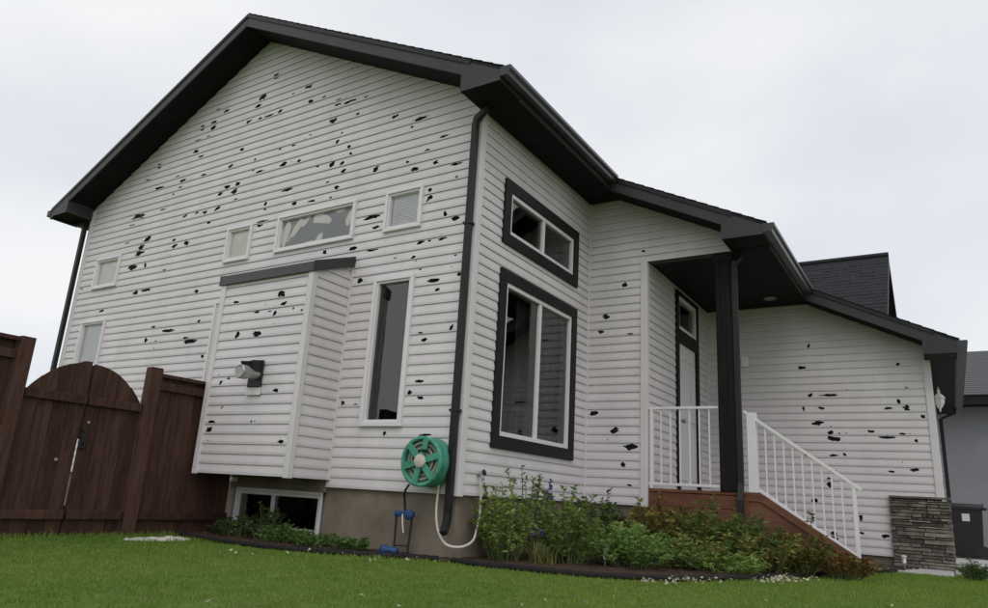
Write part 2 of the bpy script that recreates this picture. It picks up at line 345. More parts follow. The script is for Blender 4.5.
def siding(name, plane, u0, u1, v0, v1, rects=(), halfs=(), holes=(), label=None, backing=True, lip=.015):
    wall = MB()
    for P in pieces(u0, u1, v0, v1, rects, halfs): wall.extr([plane.p(u, v, -.006) for u, v in P], plane.n*-.1)
    wo_ = wall.build(name, M['paper'], house)
    if label: wo_['label'] = label
    k = 0
    while v0+k*COURSE < v1-.004:
        a, b = v0+k*COURSE, min(v0+(k+1)*COURSE, v1); k += 1
        off = lambda v: lip*.91+lip*.09*min(1, (v-a)/.026) if v-a < .026 else lip+(.003-lip)*(v-a-.026)/(COURSE-.026)
        mb = None; last = None
        hs = []
        for hu, hv, hw, hh in holes:
            if hh < .085:
                if not a <= hv < b: continue
                m_ = (b-a)/2-.006; h2 = min(hh/2, m_); hv = min(max(hv, a+.005+h2), b-.005-h2)
            lo, hi = max(hv-hh/2, a+.005), min(hv+hh/2, b-.005)
            if hi-lo > .008 and (hi-lo > .022 or a <= hv < b): hs.append([hu-hw*.56, hu+hw*.56, lo, hi])
        hs.sort(); mg = []
        for h in hs:
            if mg and h[0] < mg[-1][1]+.010: mg[-1] = [mg[-1][0], max(mg[-1][1], h[1]), min(mg[-1][2], h[2]), max(mg[-1][3], h[3])]
            else: mg.append(h)
        hs = [[(h[0]+h[1])/2, (h[2]+h[3])/2, (h[1]-h[0])/1.12, h[3]-h[2]] for h in mg]
        if k % 2 == 1: seams = [u0+(u1-u0)*random.uniform(.15, .85)] if u1-u0 < 4 else [u0+(u1-u0)*random.uniform(.12, .42), u0+(u1-u0)*random.uniform(.55, .9)]
        if u1-u0 < 2: seams = []
        for P in pieces(u0, u1, a, b, rects, halfs, seams):
            if mb is None or min(q[0] for q in P) > last+3e-4:
                if mb and mb.f: mb.build('siding_plank', M['siding'], wo_)
                mb = MB(); last = -1e9
            last = max(last, max(q[0] for q in P))
            loops = [[Vector((u, v, 0)) for u, v in P]]; used = []
            pu0, pu1 = min(q[0] for q in P), max(q[0] for q in P); pv0 = min(q[1] for q in P); pv1 = max(q[1] for q in P)
            for h in hs:
                h = list(h)
                if pu0 < h[0] < pu1:
                    h[2] = min(h[2], (pu1-pu0)*.6); h[0] = min(max(h[0], pu0+h[2]*.58+.008), pu1-h[2]*.58-.008)
                J = jag(*h, max(a+.004, pv0+.003), min(b-.004, pv1-.003))
                ju0, ju1 = min(q[0] for q in J), max(q[0] for q in J); jv = [q[1] for q in J]
                if ju0 < pu0+.006 or ju1 > pu1-.006 or max(jv)-min(jv) < .006: continue
                if any(aa*x+bb*y > cc-.004 for aa, bb, cc in halfs for x, y in J): continue
                if any(ju0 < e+.004 and ju1 > s-.004 for s, e in used): continue
                used.append((ju0, ju1)); loops.append([Vector((u, v, 0)) for u, v in J])
            flat = [q.xy for l in loops for q in l]; n = len(mb.v); fidx = []; c = 0
            for l in loops: fidx.append(list(range(c, c+len(l)))); c += len(l)
            ed = []
            if pv0 < a+.024 and pv1 > a+.028:
                ed = [(len(flat), len(flat)+1)]; flat = flat+[Vector((pu0, a+.026)), Vector((pu1, a+.026))]
            ov, oe, of_, iv_, ie_, if_ = delaunay_2d_cdt(flat, ed, fidx, 0, 1e-5, True)
            mb.v += [tuple(plane.p(q.x, q.y, off(q.y))) for q in ov]; back_ = {}
            for i, src in enumerate(iv_):
                for t in src: back_[t] = n+i
            for f_, src in zip(of_, if_):
                if src == [0] or list(src) == [0]: mb.f.append(tuple(n+i for i in f_))
            if len(loops) > 1:
                for fi_, l in zip(fidx[1:], loops[1:]):       # torn rim
                    ids = [back_[i] for i in fi_]; r0 = len(mb.v); mb.v += [tuple(plane.p(q.x, q.y, off(q.y)-.003)) for q in l]; m_ = len(l)
                    mb.f += [(ids[i], ids[(i+1) % m_], r0+(i+1) % m_, r0+i) for i in range(m_)]
                    cu = sum(q.x for q in l)/m_; cv = sum(q.y for q in l)/m_
                    for _ in range(random.choice((0, 1, 1, 2))):   # bent shards of vinyl still hanging on the rim
                        i = random.randrange(m_); q0, q1 = l[i], l[(i+1) % m_]; t = random.uniform(.25, .6)
                        au, av = (q0.x+q1.x)/2*(1-t)+cu*t, (q0.y+q1.y)/2*(1-t)+cv*t
                        n2 = len(mb.v); mb.v.append(tuple(plane.p(au, av, off(av)+random.uniform(-.006, .012)))); mb.f.append((ids[i], ids[(i+1) % m_], n2))
            low = [q for q in P if abs(q[1]-a) < 1e-6]
            if len(low) >= 2:
                ua, ub = min(q[0] for q in low), max(q[0] for q in low)
                mb.poly([plane.p(ua, a, off(a)), plane.p(ub, a, off(a)), plane.p(ub, a+.004, .003), plane.p(ua, a+.004, .003)])
        if mb and mb.f: mb.build('siding_plank', M['siding'], wo_)
    return wo_
def window(plane, u0, u1, v0, v1, casing=.036, cmat='trimw', sash=.022, mull=(), back='blind', label=None, proud=.045, depth=.10):
    fr = MB()
    def ring(mb, a, b, c, d, wd, o0, o1):
        plane.box(mb, a, b, d-wd, d, o0, o1); plane.box(mb, a, b, c, c+wd, o0, o1)
        plane.box(mb, a, a+wd, c+wd, d-wd, o0, o1); plane.box(mb, b-wd, b, c+wd, d-wd, o0, o1)
    ring(fr, u0, u1, v0, v1, casing, -.005, proud)
    fo = fr.build('window', M[cmat], house, bevel=.004)
    if label: fo['label'] = label
    a, b, c, d = u0+casing, u1-casing, v0+casing, v1-casing
    sm = MB(); ring(sm, a+.001, b-.001, c+.001, d-.001, sash, -depth, proud-.017); sm.build('sash', M['trimw'], fo, bevel=.003)
    edges = [a+sash]; 
    for m in mull:
        x = a+(b-a)*m; mm = MB(); plane.box(mm, x-.028, x+.028, c+sash, d-sash, -.06, proud-.022); mm.build('mullion', M['trimw'], fo, bevel=.003)
        edges += [x-.028, x+.028]
    edges.append(b-sash)
    for i in range(0, len(edges), 2):
        g = MB(); g.poly([plane.p(edges[i], c+sash, -.012), plane.p(edges[i+1], c+sash, -.012), plane.p(edges[i+1], d-sash, -.012), plane.p(edges[i], d-sash, -.012)]); g.build('pane', M['glass' if v1 < .1 else 'glassd' if back in ('none', 'curtain') else 'glassp'], fo)
    if back in ('blind', 'blindb', 'blotch'):
        k = MB(); n_ = int((d-c)/.025) if back == 'blind' else 1
        if n_ > 1:
            for i in range(n_):
                z0 = c+(d-c)*i/n_; z1 = c+(d-c)*(i+1)/n_
                k.poly([plane.p(a, z0, -.020), plane.p(b, z0, -.020), plane.p(b, z1+.002, -.028), plane.p(a, z1+.002, -.028)])
        else: plane.box(k, a, b, c, d, -.03, -.02)
        bo_ = k.build('blind', M[back], fo)
        if back == 'blotch':
            for cu_, cv_, hu_, hv_, tl in ((.07, .5, .07, .50, .02), (.21, .62, .05, .38, .10), (.33, .80, .035, .2, .05), (.57, .78, .13, .24, -.04), (.55, .16, .06, .2, .02), (.93, .70, .05, .34, .03), (.40, .07, .10, .08, 0), (.78, .93, .07, .08, 0)):
                n_ = 11; pts = []
                for i in range(n_):
                    q = 2*math.pi*i/n_; r = random.uniform(.6, 1.15); uu = min(max(cu_+math.cos(q)*hu_*r+tl*math.sin(q), .0), 1); vv = min(max(cv_+math.sin(q)*hv_*r, 0), 1)
                    pts.append(plane.p(a+(b-a)*uu, c+(d-c)*vv, -.0185))
                MB().poly(pts).build('torn_film', M['film'], fo)
    elif back == 'curtain':
        k = MB(); n_ = 40; us = [a+(b-a)*i/n_ for i in range(n_+1)]
        for i in range(n_):
            f = lambda u: -.16+.014*math.sin(u*38)+.006*math.sin(u*91)
            if .12 < i/n_ < .34: continue
            k.poly([plane.p(us[i], c, f(us[i])), plane.p(us[i+1], c, f(us[i+1])), plane.p(us[i+1], d, f(us[i+1])), plane.p(us[i], d, f(us[i]))])
        k.build('curtain', M['curtain'], fo)
    return fo
WIN_A = dict(a=(-1.195, -.681, 2.693, 3.170), b=(-2.925, -1.637, 2.693, 3.170), c=(-3.876, -3.39, 2.685, 3.165), d=(-6.93, -6.29, 2.655, 3.140), e=(-6.99, -6.35, 1.45, 2.165),
             t=(-1.241, -.695, .61, 2.178), n=(-3.885, -3.34, .61, 2.178))
ins = lambda r, k: (r[0]+k, r[1]-k, r[2]+k, r[3]-k)
hA = [(-PITCHR*-1, 1, zu(RX)+PITCHR*RX), (-PITCHR, 1, zu(RX)-PITCHR*RX)]
hA = [(.5, 1, zu(RX)+.5*RX+.02), (-.5, 1, zu(RX)-.5*RX+.02)]
TA = [(90, 140, 6.08, [(428,160,22,20),(355,250,20,14),(430,290,50,10),(538,222,22,8),(565,258,26,24),(510,332,14,10),(447,425,26,16),(265,487,26,22),(295,473,28,12),(338,463,24,20),(580,465,22,14),(357,598,34,14)]),
 (80, 220, 6.08, [(290,143,18,14),(415,118,36,26),(375,185,34,50),(355,208,26,18),(310,295,26,24),(340,280,30,12),(400,280,14,24),(577,130,20,24),(588,165,12,10),(517,308,16,14),(343,437,34,18),(407,428,40,24),(135,546,22,14),(15,420,14,12)]),
 (120, 300, 6.08, [(207,174,22,10),(295,167,50,20),(335,165,18,14),(487,128,16,12),(403,247,38,28),(447,243,34,30),(505,328,18,22),(160,258,14,6),(222,250,14,6)]),
 (160, 60, 6.08, [(355,307,20,10),(410,293,32,14),(263,415,22,24),(332,398,30,30),(238,487,34,12),(220,560,28,16),(262,572,14,10),(530,383,16,16),(552,373,20,16),(505,536,22,14),(305,462,14,8)]),
 (180, 150, 6.08, [(100,14,28,10),(145,22,12,10),(312,97,24,14),(152,146,28,8),(18,197,22,24),(493,130,40,26),(460,70,14,24),(447,122,10,16),(543,178,22,10),(248,263,34,22),(290,242,34,18),(350,232,22,50),(330,250,26,14),(345,303,20,10),(233,352,28,26),(107,374,22,12),(157,376,26,18),(30,406,22,14),(177,436,20,10),(522,340,18,36),(488,455,36,26),(525,438,30,10),(47,558,30,20)]),
 (250, 50, 6.08, [(165,162,28,20),(70,277,22,12),(95,270,30,16),(360,230,34,26),(270,245,20,8),(455,282,22,10),(372,322,28,16),(545,298,26,8),(535,335,34,22),(52,347,20,10),(68,412,20,20),(122,402,36,22),(190,376,22,18),(8,432,16,14),(510,437,44,24),(570,490,12,12),(372,518,14,10),(535,577,24,22),(265,582,20,8),(185,602,16,10)]),
 (270, 120, 6.08, [(488,158,16,18),(497,213,10,18),(85,266,44,10),(180,250,18,28),(292,278,20,16),(375,257,22,8),(385,282,20,16),(445,268,16,14),(453,315,30,26),(355,352,24,8),(108,427,56,14),(410,425,26,18),(153,505,30,26),(258,482,40,24),(375,474,14,12)]),
 (340, 70, 6.08, [(68,175,42,26),(105,170,24,14),(165,165,20,8),(118,254,22,10),(335,285,40,18),(455,318,24,26),(490,306,60,26),(535,300,24,10),(440,350,18,10),(65,462,18,14),(70,520,16,14),(20,572,18,14),(242,592,32,24),(412,545,18,12),(535,490,22,18),(587,565,26,40)]),
 (390, 110, 6.08, [(335,147,44,20),(155,370,44,16),(415,328,64,26),(455,314,20,10),(410,411,18,14),(247,464,26,18),(245,525,28,18),(240,550,30,14)]),
 (380, 200, 6.08, [(400,93,22,24),(465,97,38,12),(440,118,20,22),(250,247,40,16),(305,250,16,24),(378,226,34,16),(400,240,16,10),(195,350,26,12),(98,354,14,8),(460,335,16,12),(248,413,18,10),(325,458,60,20),(485,437,24,18),(354,546,26,16)]),
 (330, 230, 6.08, [(145,112,42,14),(125,122,14,14),(262,120,56,18),(195,292,16,18),(177,322,18,18)]),
 (380, 300, 4.05, [(168,138,16,10),(188,146,22,10),(290,122,12,8),(147,324,10,8),(170,322,20,10),(123,379,22,12),(165,387,26,10),(190,544,36,16),(20,546,14,14)]),
 (200, 170, 4.117, [(693,193,30,14),(738,188,24,24),(727,237,26,20),(515,340,14,16)]),
 (190, 260, 4.343, [(32,138,22,12),(42,264,10,8)]), (190, 380, 5.067, [(778,116,20,16),(845,112,14,12)])]
rectsA = [ins(r, .02) for r in WIN_A.values()]+[(BX0+.02, BX1-.02, -.1, BZ1+.1)]
siding('gable_wall', PA, -W, 0, 0, 5.92, rectsA, hA, holes_from(PA, 'y', 0, TA), 'tall gable wall peppered with black hail holes')
BW = dict(u=(.483, 2.293, 2.590, 3.322), b=(.483, 2.299, .465, 2.310))
siding('front_wall', PB, 0, D1, 0, 3.90, [ins(r, .02) for r in BW.values()])
TC = [(580, 220, 2.171, [(138,68,7,10),(98,138,12,10),(57,209,14,8),(45,242,12,6),(110,248,10,5),(30,418,16,8),(75,454,14,8),(84,460,8,8),(103,491,16,10),(119,497,14,6),(94,527,9,8),(108,577,8,8)])]
siding('entry_wall', PC, .022, 1.86, 0, 4.2, [(X1, 3, -.2, ZS2-.005), (-.1, XE1, ZS1+.03, 5)], [(.5, 1, zu(0)+.02)], holes_from(PC, 'y', D1, TC))
DOOR = (3.80, 4.80, .20, 2.92)
siding('entry_side_wall', PD, D1, D2-.022, 0, ZS2+.02, [ins(DOOR, .02)])
TG = [(780, 320, 2.531, [(73,67,6,12),(55,119,14,8),(298,113,12,6),(78,184,12,4),(127,180,22,10),(157,182,16,5),(320,174,8,5),(60,228,6,14),(103,219,16,6),(262,224,18,10),(298,213,6,8),(320,221,18,12),(360,241,12,8),(100,257,26,8),(230,282,22,5),(260,295,16,4),(285,295,16,4),(311,291,14,8),(128,290,14,14),(145,294,20,8),(157,284,6,6),(148,309,8,5),(134,343,18,10),(162,335,8,6),(280,373,14,10),(340,376,20,6),(345,308,10,8),(125,411,14,18),(87,461,16,14),(138,546,16,14),(215,540,14,6),(268,541,18,8),(205,500,10,12),(70,340,14,5)])]
siding('garage_wall', PG, X1+.022, X2, -.44, 3.2, [(3.12, 3.9, -.6, .30), (X1-.1, XE2, ZS2+.03, 5)], [(.5, 1, zu(0)+.02)], holes_from(PG, 'y', D2, TG), 'garage side wall with scattered hail holes')
TF = [(190, 260, 4.343, [(207,183,20,16),(400,152,30,18),(412,190,24,12),(292,226,20,18),(348,224,12,8),(370,240,12,18),(490,218,14,10),(208,338,16,20),(278,322,14,18),(302,322,16,8),(135,546,10,16),(375,566,22,14),(170,512,14,8)]),
      (190, 380, 5.067, [(110,230,36,32),(462,322,28,14),(316,208,10,10),(165,132,8,14)])]
siding('bay_front_wall', PF, BX0, BX1, BZ0, BZ1+.02, (), (), holes_from(PF, 'y', -BP_, TF))
slope_b = (BZ2-BZ1)/BP_
siding('bay_side_wall', PS, -BP_, -.022, BZ0, BZ2, (), [(-slope_b, 1, BZ2+.02)])
siding('bay_side_wall', PL, -BP_, -.022, BZ0, BZ2, (), [(-slope_b, 1, BZ2+.02)])
# walls the photograph does not show: plain siding
siding('garage_front_wall', PX, D2, YB, -.44, ZS3+.02, [(6.2, 9.9, -.6, 1.85)])
gd = MB(); gd.box((X2-.06, 6.2, -.52), (X2-.01, 9.9, 1.85)); gdo = gd.build('garage_door', M['trimw'], house)
for r in range(4):
    for c in range(6):
        k = MB(); k.box((X2-.012, 6.28+c*.605, -.46+r*.58), (X2+.008, 6.8+c*.605, .04+r*.58)); k.build('door_panel', M['trimw'], gdo, bevel=.006)
k = MB(); k.box((-W, .11, -.75), (-W+.1, YB-.1, zu(-W)+.1)); k.build('far_side_wall', M['siding'], house)
k = MB(); k.extr([(-W, YB, -.75), (X2-.01, YB, -.75), (X2-.01, YB, zu(X2)), (RX, YB, zu(RX)), (-W, YB, zu(-W))], (0, -.1, 0)); k.build('back_wall', M['siding'], house)
k = MB(); k.box((-W+.1, .1, -.1), (-.11, YB-.11, -.02)); k.build('interior_floor', M['inside'], house)
k = MB(); k.box((-5.2, 3.2, -.02), (-5.1, 3.3, 4.2)); k.box((-W+.1, 3.6, -.02), (-.12, 3.7, 4.6)); k.build('interior_partition', M['inside'], house)

# foundation
fd = MB()
for a, b in (((-W, .03, -1.1), (BX0-.02, .2, -.001)), ((-1.66, .03, -1.1), (-.03, .2, -.001)), ((-.2, .2, -1.1), (-.03, D1+.03, -.001)), ((-.2, D1+.03, -1.1), (X1-.03, D1+.2, -.001)),
             ((BX0-.02, .03, -1.1), (-1.66, .2, -.50)), ((X1-.2, D1+.2, -1.1), (X1-.03, D2+.03, -.001)), ((X1-.03, D2+.03, -1.1), (X2-.03, D2+.2, -.441)), ((X2-.2, D2+.2, -1.1), (X2-.03, YB-.1, -.441))):
    fd.box(a, b)
fd.build('foundation', M['concrete'], house)

# corner posts and inside corners
def corner(plane, u0, u1, v0, v1, o1=.028, name='corner_post'):
    mb = MB(); plane.box(mb, u0, u1, v0, v1, -.004, o1); return mb.build(name, M['trimw'], house, bevel=.006)
def outpost(x, y, sx, sy, z0, z1, wd=.06):   # L post on an outside corner; sx/sy = outward signs
    mb = MB(); t = .028
    mb.box((x+sx*t, y+sy*t, z0), (x-sx*wd, y+sy*.001, z1)); mb.box((x+sx*t, y+sy*.001, z0), (x+sx*.001, y-sy*wd, z1))
    return mb.build('corner_post', M['corner'], house, bevel=.006)
outpost(0, 0, 1, -1, -.015, ZS1-.005)
outpost(-W, 0, -1, -1, -.015, zu(-W)-.02)
outpost(BX1, -BP_, 1, -1, BZ0-.012, BZ1-.002, .042)
outpost(BX0, -BP_, -1, -1, BZ0-.012, BZ1-.002, .05)
outpost(X1, D1, 1, -1, -.012, ZS2-.008)
outpost(X2, D2, 1, -1, .302, ZS3-.004)
for x, y, z0, z1, sx in ((0, D1, 0, ZS1, 1), (X1, D2, .2, ZS2, 1), (BX1, 0, BZ0, BZ2, 1)):
    mb = MB(); mb.box((x+.002, y-.03, z0), (x+.03, y-.002, z1)); mb.build('inside_corner', M['corner'], house, bevel=.004)

# windows
window(PA, *WIN_A['a'], back='blind', label='small square upper window next to the wide one')
window(PA, *WIN_A['b'], back='blotch', label='wide upper window with blotched torn film')
window(PA, *WIN_A['c'], back='blindb')
window(PA, *WIN_A['d'], back='blindb'); window(PA, *WIN_A['e'], back='blind')
window(PA, *WIN_A['t'], back='none', label='tall narrow dark window beside the bay', casing=.045)
window(PA, *WIN_A['n'], back='none')
window(PB, *BW['u'], casing=.125, cmat='trimd', sash=.045, mull=(.5,), back='none', label='upper front window with dark trim', proud=.04)
window(PB, *BW['b'], casing=.125, cmat='trimd', sash=.045, mull=(.5,), back='curtain', label='large front window with dark trim', proud=.04)
PBS = Plane((0, .03, 0), (1, 0, 0), (0, -1, 0))
window(PBS, -3.02, -1.685, -.50, -.055, casing=.03, sash=.035, mull=(.44,), back='none', label='basement slider window under the bay', proud=.02)
mb = MB(); mb.box((-3.16, -.012, -.054), (-1.625, .2, .064)); mb.build('window_header', M['concrete'], house)

# bay underside and roof
mb = MB(); mb.box((BX0+.01, -BP_+.005, BZ0-.004), (BX1-.01, .0, BZ0+.03)); mb.build('bay_underside', M['dark'], house)
mb = MB(); e = .045
mb.extr([(BX0-e, -BP_-e, BZ1+.10), (BX0-e, -.002, BZ2+.10), (BX0-e, -.002, BZ2-.012), (BX0-e, -BP_-e, BZ1-.008)], (BX1-BX0+2*e, 0, 0)); mb.build('bay_roof', M['gut'], house, bevel=.005)

# fireplace vent on the bay
vc = bp((257, 373), 'y', -BP_-.02); pv = MB(); pv.box((vc.x-.10, -BP_-.024, vc.z-.15), (vc.x+.10, -BP_-.046, vc.z+.13)); vo = pv.build('wall_vent', M['black'], house, bevel=.006)
k = MB(); k.extr([(vc.x-.085, -BP_-.047, vc.z-.05), (vc.x-.085, -BP_-.047, vc.z+.12), (vc.x-.085, -BP_-.17, vc.z+.10), (vc.x-.085, -BP_-.10, vc.z-.04)], (.17, 0, 0)); k.build('vent_hood', M['black'], vo, bevel=.006)
cc = bp((239.5, 371), 'y', -.82)
k = MB(); k.lathe((cc.x, -.60, cc.z), (0, -1, 0), [(.055, 0), (.055, .14)], 20); k.build('vent_pipe', M['metal'], vo, True)
k = MB(); k.lathe((cc.x, -.74, cc.z), (0, -1, 0), [(.0, 0), (.072, 0), (.072, .075), (.064, .085), (.05, .082), (.0, .08)], 24); k.build('vent_cap', M['metal'], vo)
k = MB(); k.box((vc.x-.12, -BP_-.022, vc.z-.23), (vc.x+.10, -BP_-.03, vc.z-.152)); k.build('vent_plate', M['trimw'], vo)

# ------------------------------------------------------------------ roof
roof = MB()
def slab(mb, xa, xb, y0, y1, top=0, th=.045): mb.xz([(xa, zt(xa)+top), (xb, zt(xb)+top), (xb, zt(xb)+top-th), (xa, zt(xa)+top-th)], y0, y1)
ys = (-OV-.02, D1-OV-.02, D2-OV-.02, YB+.4)
slab(roof, RX, XE1+.035, ys[0], ys[1]); slab(roof, RX, XE2+.035, ys[1], ys[2]); slab(roof, RX, XE3+.035, ys[2], ys[3]); slab(roof, -W-.46-.035, RX, ys[0], ys[3])
roof_o = roof.build('roof', M['shingle'], house)
# shingle courses proud of the deck, ends seen along the rakes
for (xa, xb, y0, y1) in ((RX, XE1+.04, ys[0]-.012, ys[1]), (XE1+.05, XE2+.04, ys[1]-.012, ys[2]), (XE2+.05, XE3+.04, ys[2]-.012, ys[3])):
    mb = MB(); x = xb
    while x > xa+.05:
        x2 = max(x-.128, xa); mb.xz([(x2, zt(x2)+.003), (x, zt(x)+.011), (x, zt(x)+.003)], y0, y1); x = x2
    mb.build('shingle_courses', M['shingle'], roof_o)['kind'] = 'stuff'
def rake(xa, xb, y):
    mb = MB(); mb.xz([(xa, zt(xa)-.046), (xb, zt(xb)-.046), (xb, zt(xb)-.19), (xa, zt(xa)-.19)], y-.022, y); mb.build('rake_fascia', M['fascia'], house, bevel=.003)
    mb = MB(); mb.xz([(xa, zt(xa)-.012), (xb, zt(xb)-.012), (xb, zt(xb)-.062), (xa, zt(xa)-.062)], y-.034, y-.0225); mb.build('drip_edge', M['spout'], house)
    mb = MB(); mb.xz([(xa, zu(xa)+.03), (xb, zu(xb)+.03), (xb, zu(xb)+.012), (xa, zu(xa)+.012)], y+.001, y+OV-.005); mb.build('rake_soffit', M['dark'], house)
rake(-W-.46, RX, -OV); rake(RX, .0+.1, -OV); rake(XE1, 1.95, D1-OV); rake(XE2, X2+.1, D2-OV)
def birdbox(xw, xe, y, zs, far):
    mb = MB(); mb.xz([(xw, zs), (xe, zs), (xe, zt(xe)-.05), (xw, zt(xw)-.05)], y-.026, y+OV-.03); mb.build('eave_return', M['fascia'], house, bevel=.004)
    mb = MB(); mb.box((xw-.001, y-.024, zs-.004), (xe-.003, y+OV-.034, zs-.0005)); mb.build('soffit_panel', M['dark'], house)
birdbox(0, XE1, -OV, ZS1, 0); birdbox(1.83, XE2, D1-OV, ZS2+.004, 0); birdbox(X2-.03, XE3, D2-OV, ZS3, 0); birdbox(-W-.44, -W, -OV, ZS1-.02, 0)
def eave(xw, xe, y0, y1, zs, yb):
    s = MB(); n = max(1, int((y1-y0)/.3))
    for i in range(n):
        a = y0+(y1-y0)*i/n; b = y0+(y1-y0)*(i+1)/n; k = MB(); k.box((xw+.002, a+.003, zs-.004), (xe-.002, b-.003, zs+.012)); k.build('soffit_panel', M['dark'], house)
    f = MB(); f.box((xe-.02, y0, zs-.012), (xe, yb, zt(xe)-.047)); f.build('eave_fascia', M['fascia'], house)
def gutter(xe, z, y0, y1):
    pr = [(0, 0), (.085, 0), (.095, .03), (.118, .06), (.118, .095), (.108, .095), (.108, .062), (.085, .035), (.08, .01), (.01, .01), (.01, .095), (0, .095)]
    g = MB(); g.xz([(xe+.002+a, z+b) for a, b in pr], y0, y1)
    g.xz([(xe+.002, z), (xe+.087, z), (xe+.12, z+.06), (xe+.12, z+.095), (xe+.002, z+.095)], y0-.004, y0+.001); return g.build('gutter', M['gut'], house)
eave(0, XE1, -OV+.37, D1, ZS1, D1-OV); gutter(XE1, ZS1+.035, -OV-.03, D1-OV-.04)
eave(1.83, XE2, D1-OV+.37, D1+.02, ZS2, D2-OV); gutter(XE2, ZS2+.02, D1-OV-.03, D2-OV-.04)
eave(X2, XE3, D2-OV+.37, YB+.2, ZS3, YB+.3); gutter(XE3, ZS3+.055, D2-OV-.03, YB+.3)
eave(-W-.46, -W, -OV+.37, YB, ZS1-.02, YB)
f = MB(); f.box((-W-.46, -OV-.02, ZS1-.03), (-W-.44, YB, zt(-W-.46)-.047)); f.build('eave_fascia', M['fascia'], house)
g = MB(); g.box((-W-.57, -OV-.03, ZS1-.01), (-W-.462, YB, ZS1+.085)); g.build('gutter', M['fascia'], house)
for i in range(9):    # porch ceiling boards
    a = D1+.02+(D2-D1-.02)*i/9; b = D1+.02+(D2-D1-.02)*(i+1)/9
    k = MB(); k.box((X1+.03, a+.003, ZS2), (XE2-.022, b-.003, ZS2+.014)); k.build('soffit_panel', M['dark'], house)
k = MB(); k.box((X1+.02, D1+.008, ZS2-.012), (1.86, D1+.10, ZS2+.1)); k.build('porch_beam', M['fascia'], house)
k = MB(); lp = bp((770, 298), 'z', ZS2); k.lathe((lp.x, lp.y, ZS2+.005), (0, 0, -1), [(.085, 0), (.085, .02), (.06, .024), (.055, .01), (.0, .008)], 20); k.build('porch_downlight', M['metal'], house)
# cross gable over the garage
GR = MB(); gy0, gyr, gz_r, gs, gx1 = 5.8, 8.3, 4.54, .75, 3.20
GR.extr([(gx1, gyr, gz_r), (gx1, gy0, gz_r-gs*(gyr-gy0)), (gx1, gy0, gz_r-gs*(gyr-gy0)-.09), (gx1, gyr, gz_r-.1), (gx1, 2*gyr-gy0, gz_r-gs*(gyr-gy0)-.09), (gx1, 2*gyr-gy0, gz_r-gs*(gyr-gy0))], (-6.5, 0, 0))
gro = GR.build('garage_gable_roof', M['shingle'], house)
mb = MB(); y = gy0
while y < gyr-.02:
    z0 = gz_r-gs*(gyr-y); y2 = min(y+.115, gyr); z1 = gz_r-gs*(gyr-y2); x = gx1+.02-random.random()*.3; xs = [gx1+.02]
    while x > -3: xs.append(x); x -= random.uniform(.16, .36)
    for a, b in zip(xs, xs[1:]):
        t = random.uniform(.008, .02); mb.poly([(b+.004, y, z0+t), (a-.004, y, z0+t), (a-.004, y2, z1+.006), (b+.004, y2, z1+.006)]); mb.poly([(b+.004, y, z0), (a-.004, y, z0), (a-.004, y, z0+t), (b+.004, y, z0+t)])
    y = y2
mb.build('shingle_courses', M['shingle'], gro)['kind'] = 'stuff'
k = MB(); k.sweep([(gx1+.02, gyr, gz_r+.012), (-3, gyr, gz_r+.012)], .06, 6); k.build('ridge_cap', M['shingle'], gro)
for s in (-1, 1):
    k = MB(); k.extr([(gx1+.001, gyr, gz_r-.005), (gx1+.001, gyr+s*2.5, gz_r-.005-gs*2.5), (gx1+.001, gyr+s*2.5, gz_r-.17-gs*2.5), (gx1+.001, gyr, gz_r-.17)], (.018, 0, 0)); k.build('rake_fascia', M['trimd'], house)
k = MB(); k.extr([(2.9, gyr, gz_r-.12), (2.9, gyr-2.6, gz_r-.12-gs*2.6), (2.9, gyr+2.6, gz_r-.12-gs*2.6)], (-.08, 0, 0)); k.build('gable_end', M['siding'], house)

# downspouts
def spout(path, rx=.031, ry=.028, straps=()):
    mb = MB(); mb.sweep(path, rx*1.414, 4, ry=ry*1.414, rot=math.pi/4); o = mb.build('downspout', M['spout'], house, bevel=.004)
    for (x, y, z, sy) in straps:
        k = MB(); k.box((x-.048, y-.036, z-.012), (x+.048, y+.036, z+.012)); k.build('strap', M['spout'], o)
spout([(.10, -.085, ZS1+.02), (.095, -.085, ZS1-.045), (-.025, -.075, ZS1-.125), (-.035, -.072, ZS1-.19), (-.035, -.072, 1.5), (-.035, -.075, -.17), (-.03, -.09, -.24), (.0, -.17, -.33)], straps=((-.035, -.072, 2.6, 1), (-.035, -.072, .75, 1)))
spout([(-W-.36, -.085, ZS1+.01), (-W-.355, -.085, ZS1-.06), (-W-.09, -.075, ZS1-.10), (-W-.07, -.07, ZS1-.17), (-W-.07, -.07, -.45)])
PXX = 1.632
spout([(1.90, D1+.10, ZS2+.005), (1.90, D1+.10, ZS2-.06), (1.855, D1+.03, ZS2-.14), (1.85, D1+.03, ZS2-.22), (1.85, D1+.03, .3), (1.85, D1-.03, .12), (1.85, D1-.035, -.25), (1.86, D1-.12, -.40)], .032, .034)
spout([(XE3-.02, YB-.6, ZS3+.04), (XE3-.03, YB-.6, ZS3-.08), (X2+.07, YB-.6, ZS3-.2), (X2+.07, YB-.6, -.4)])

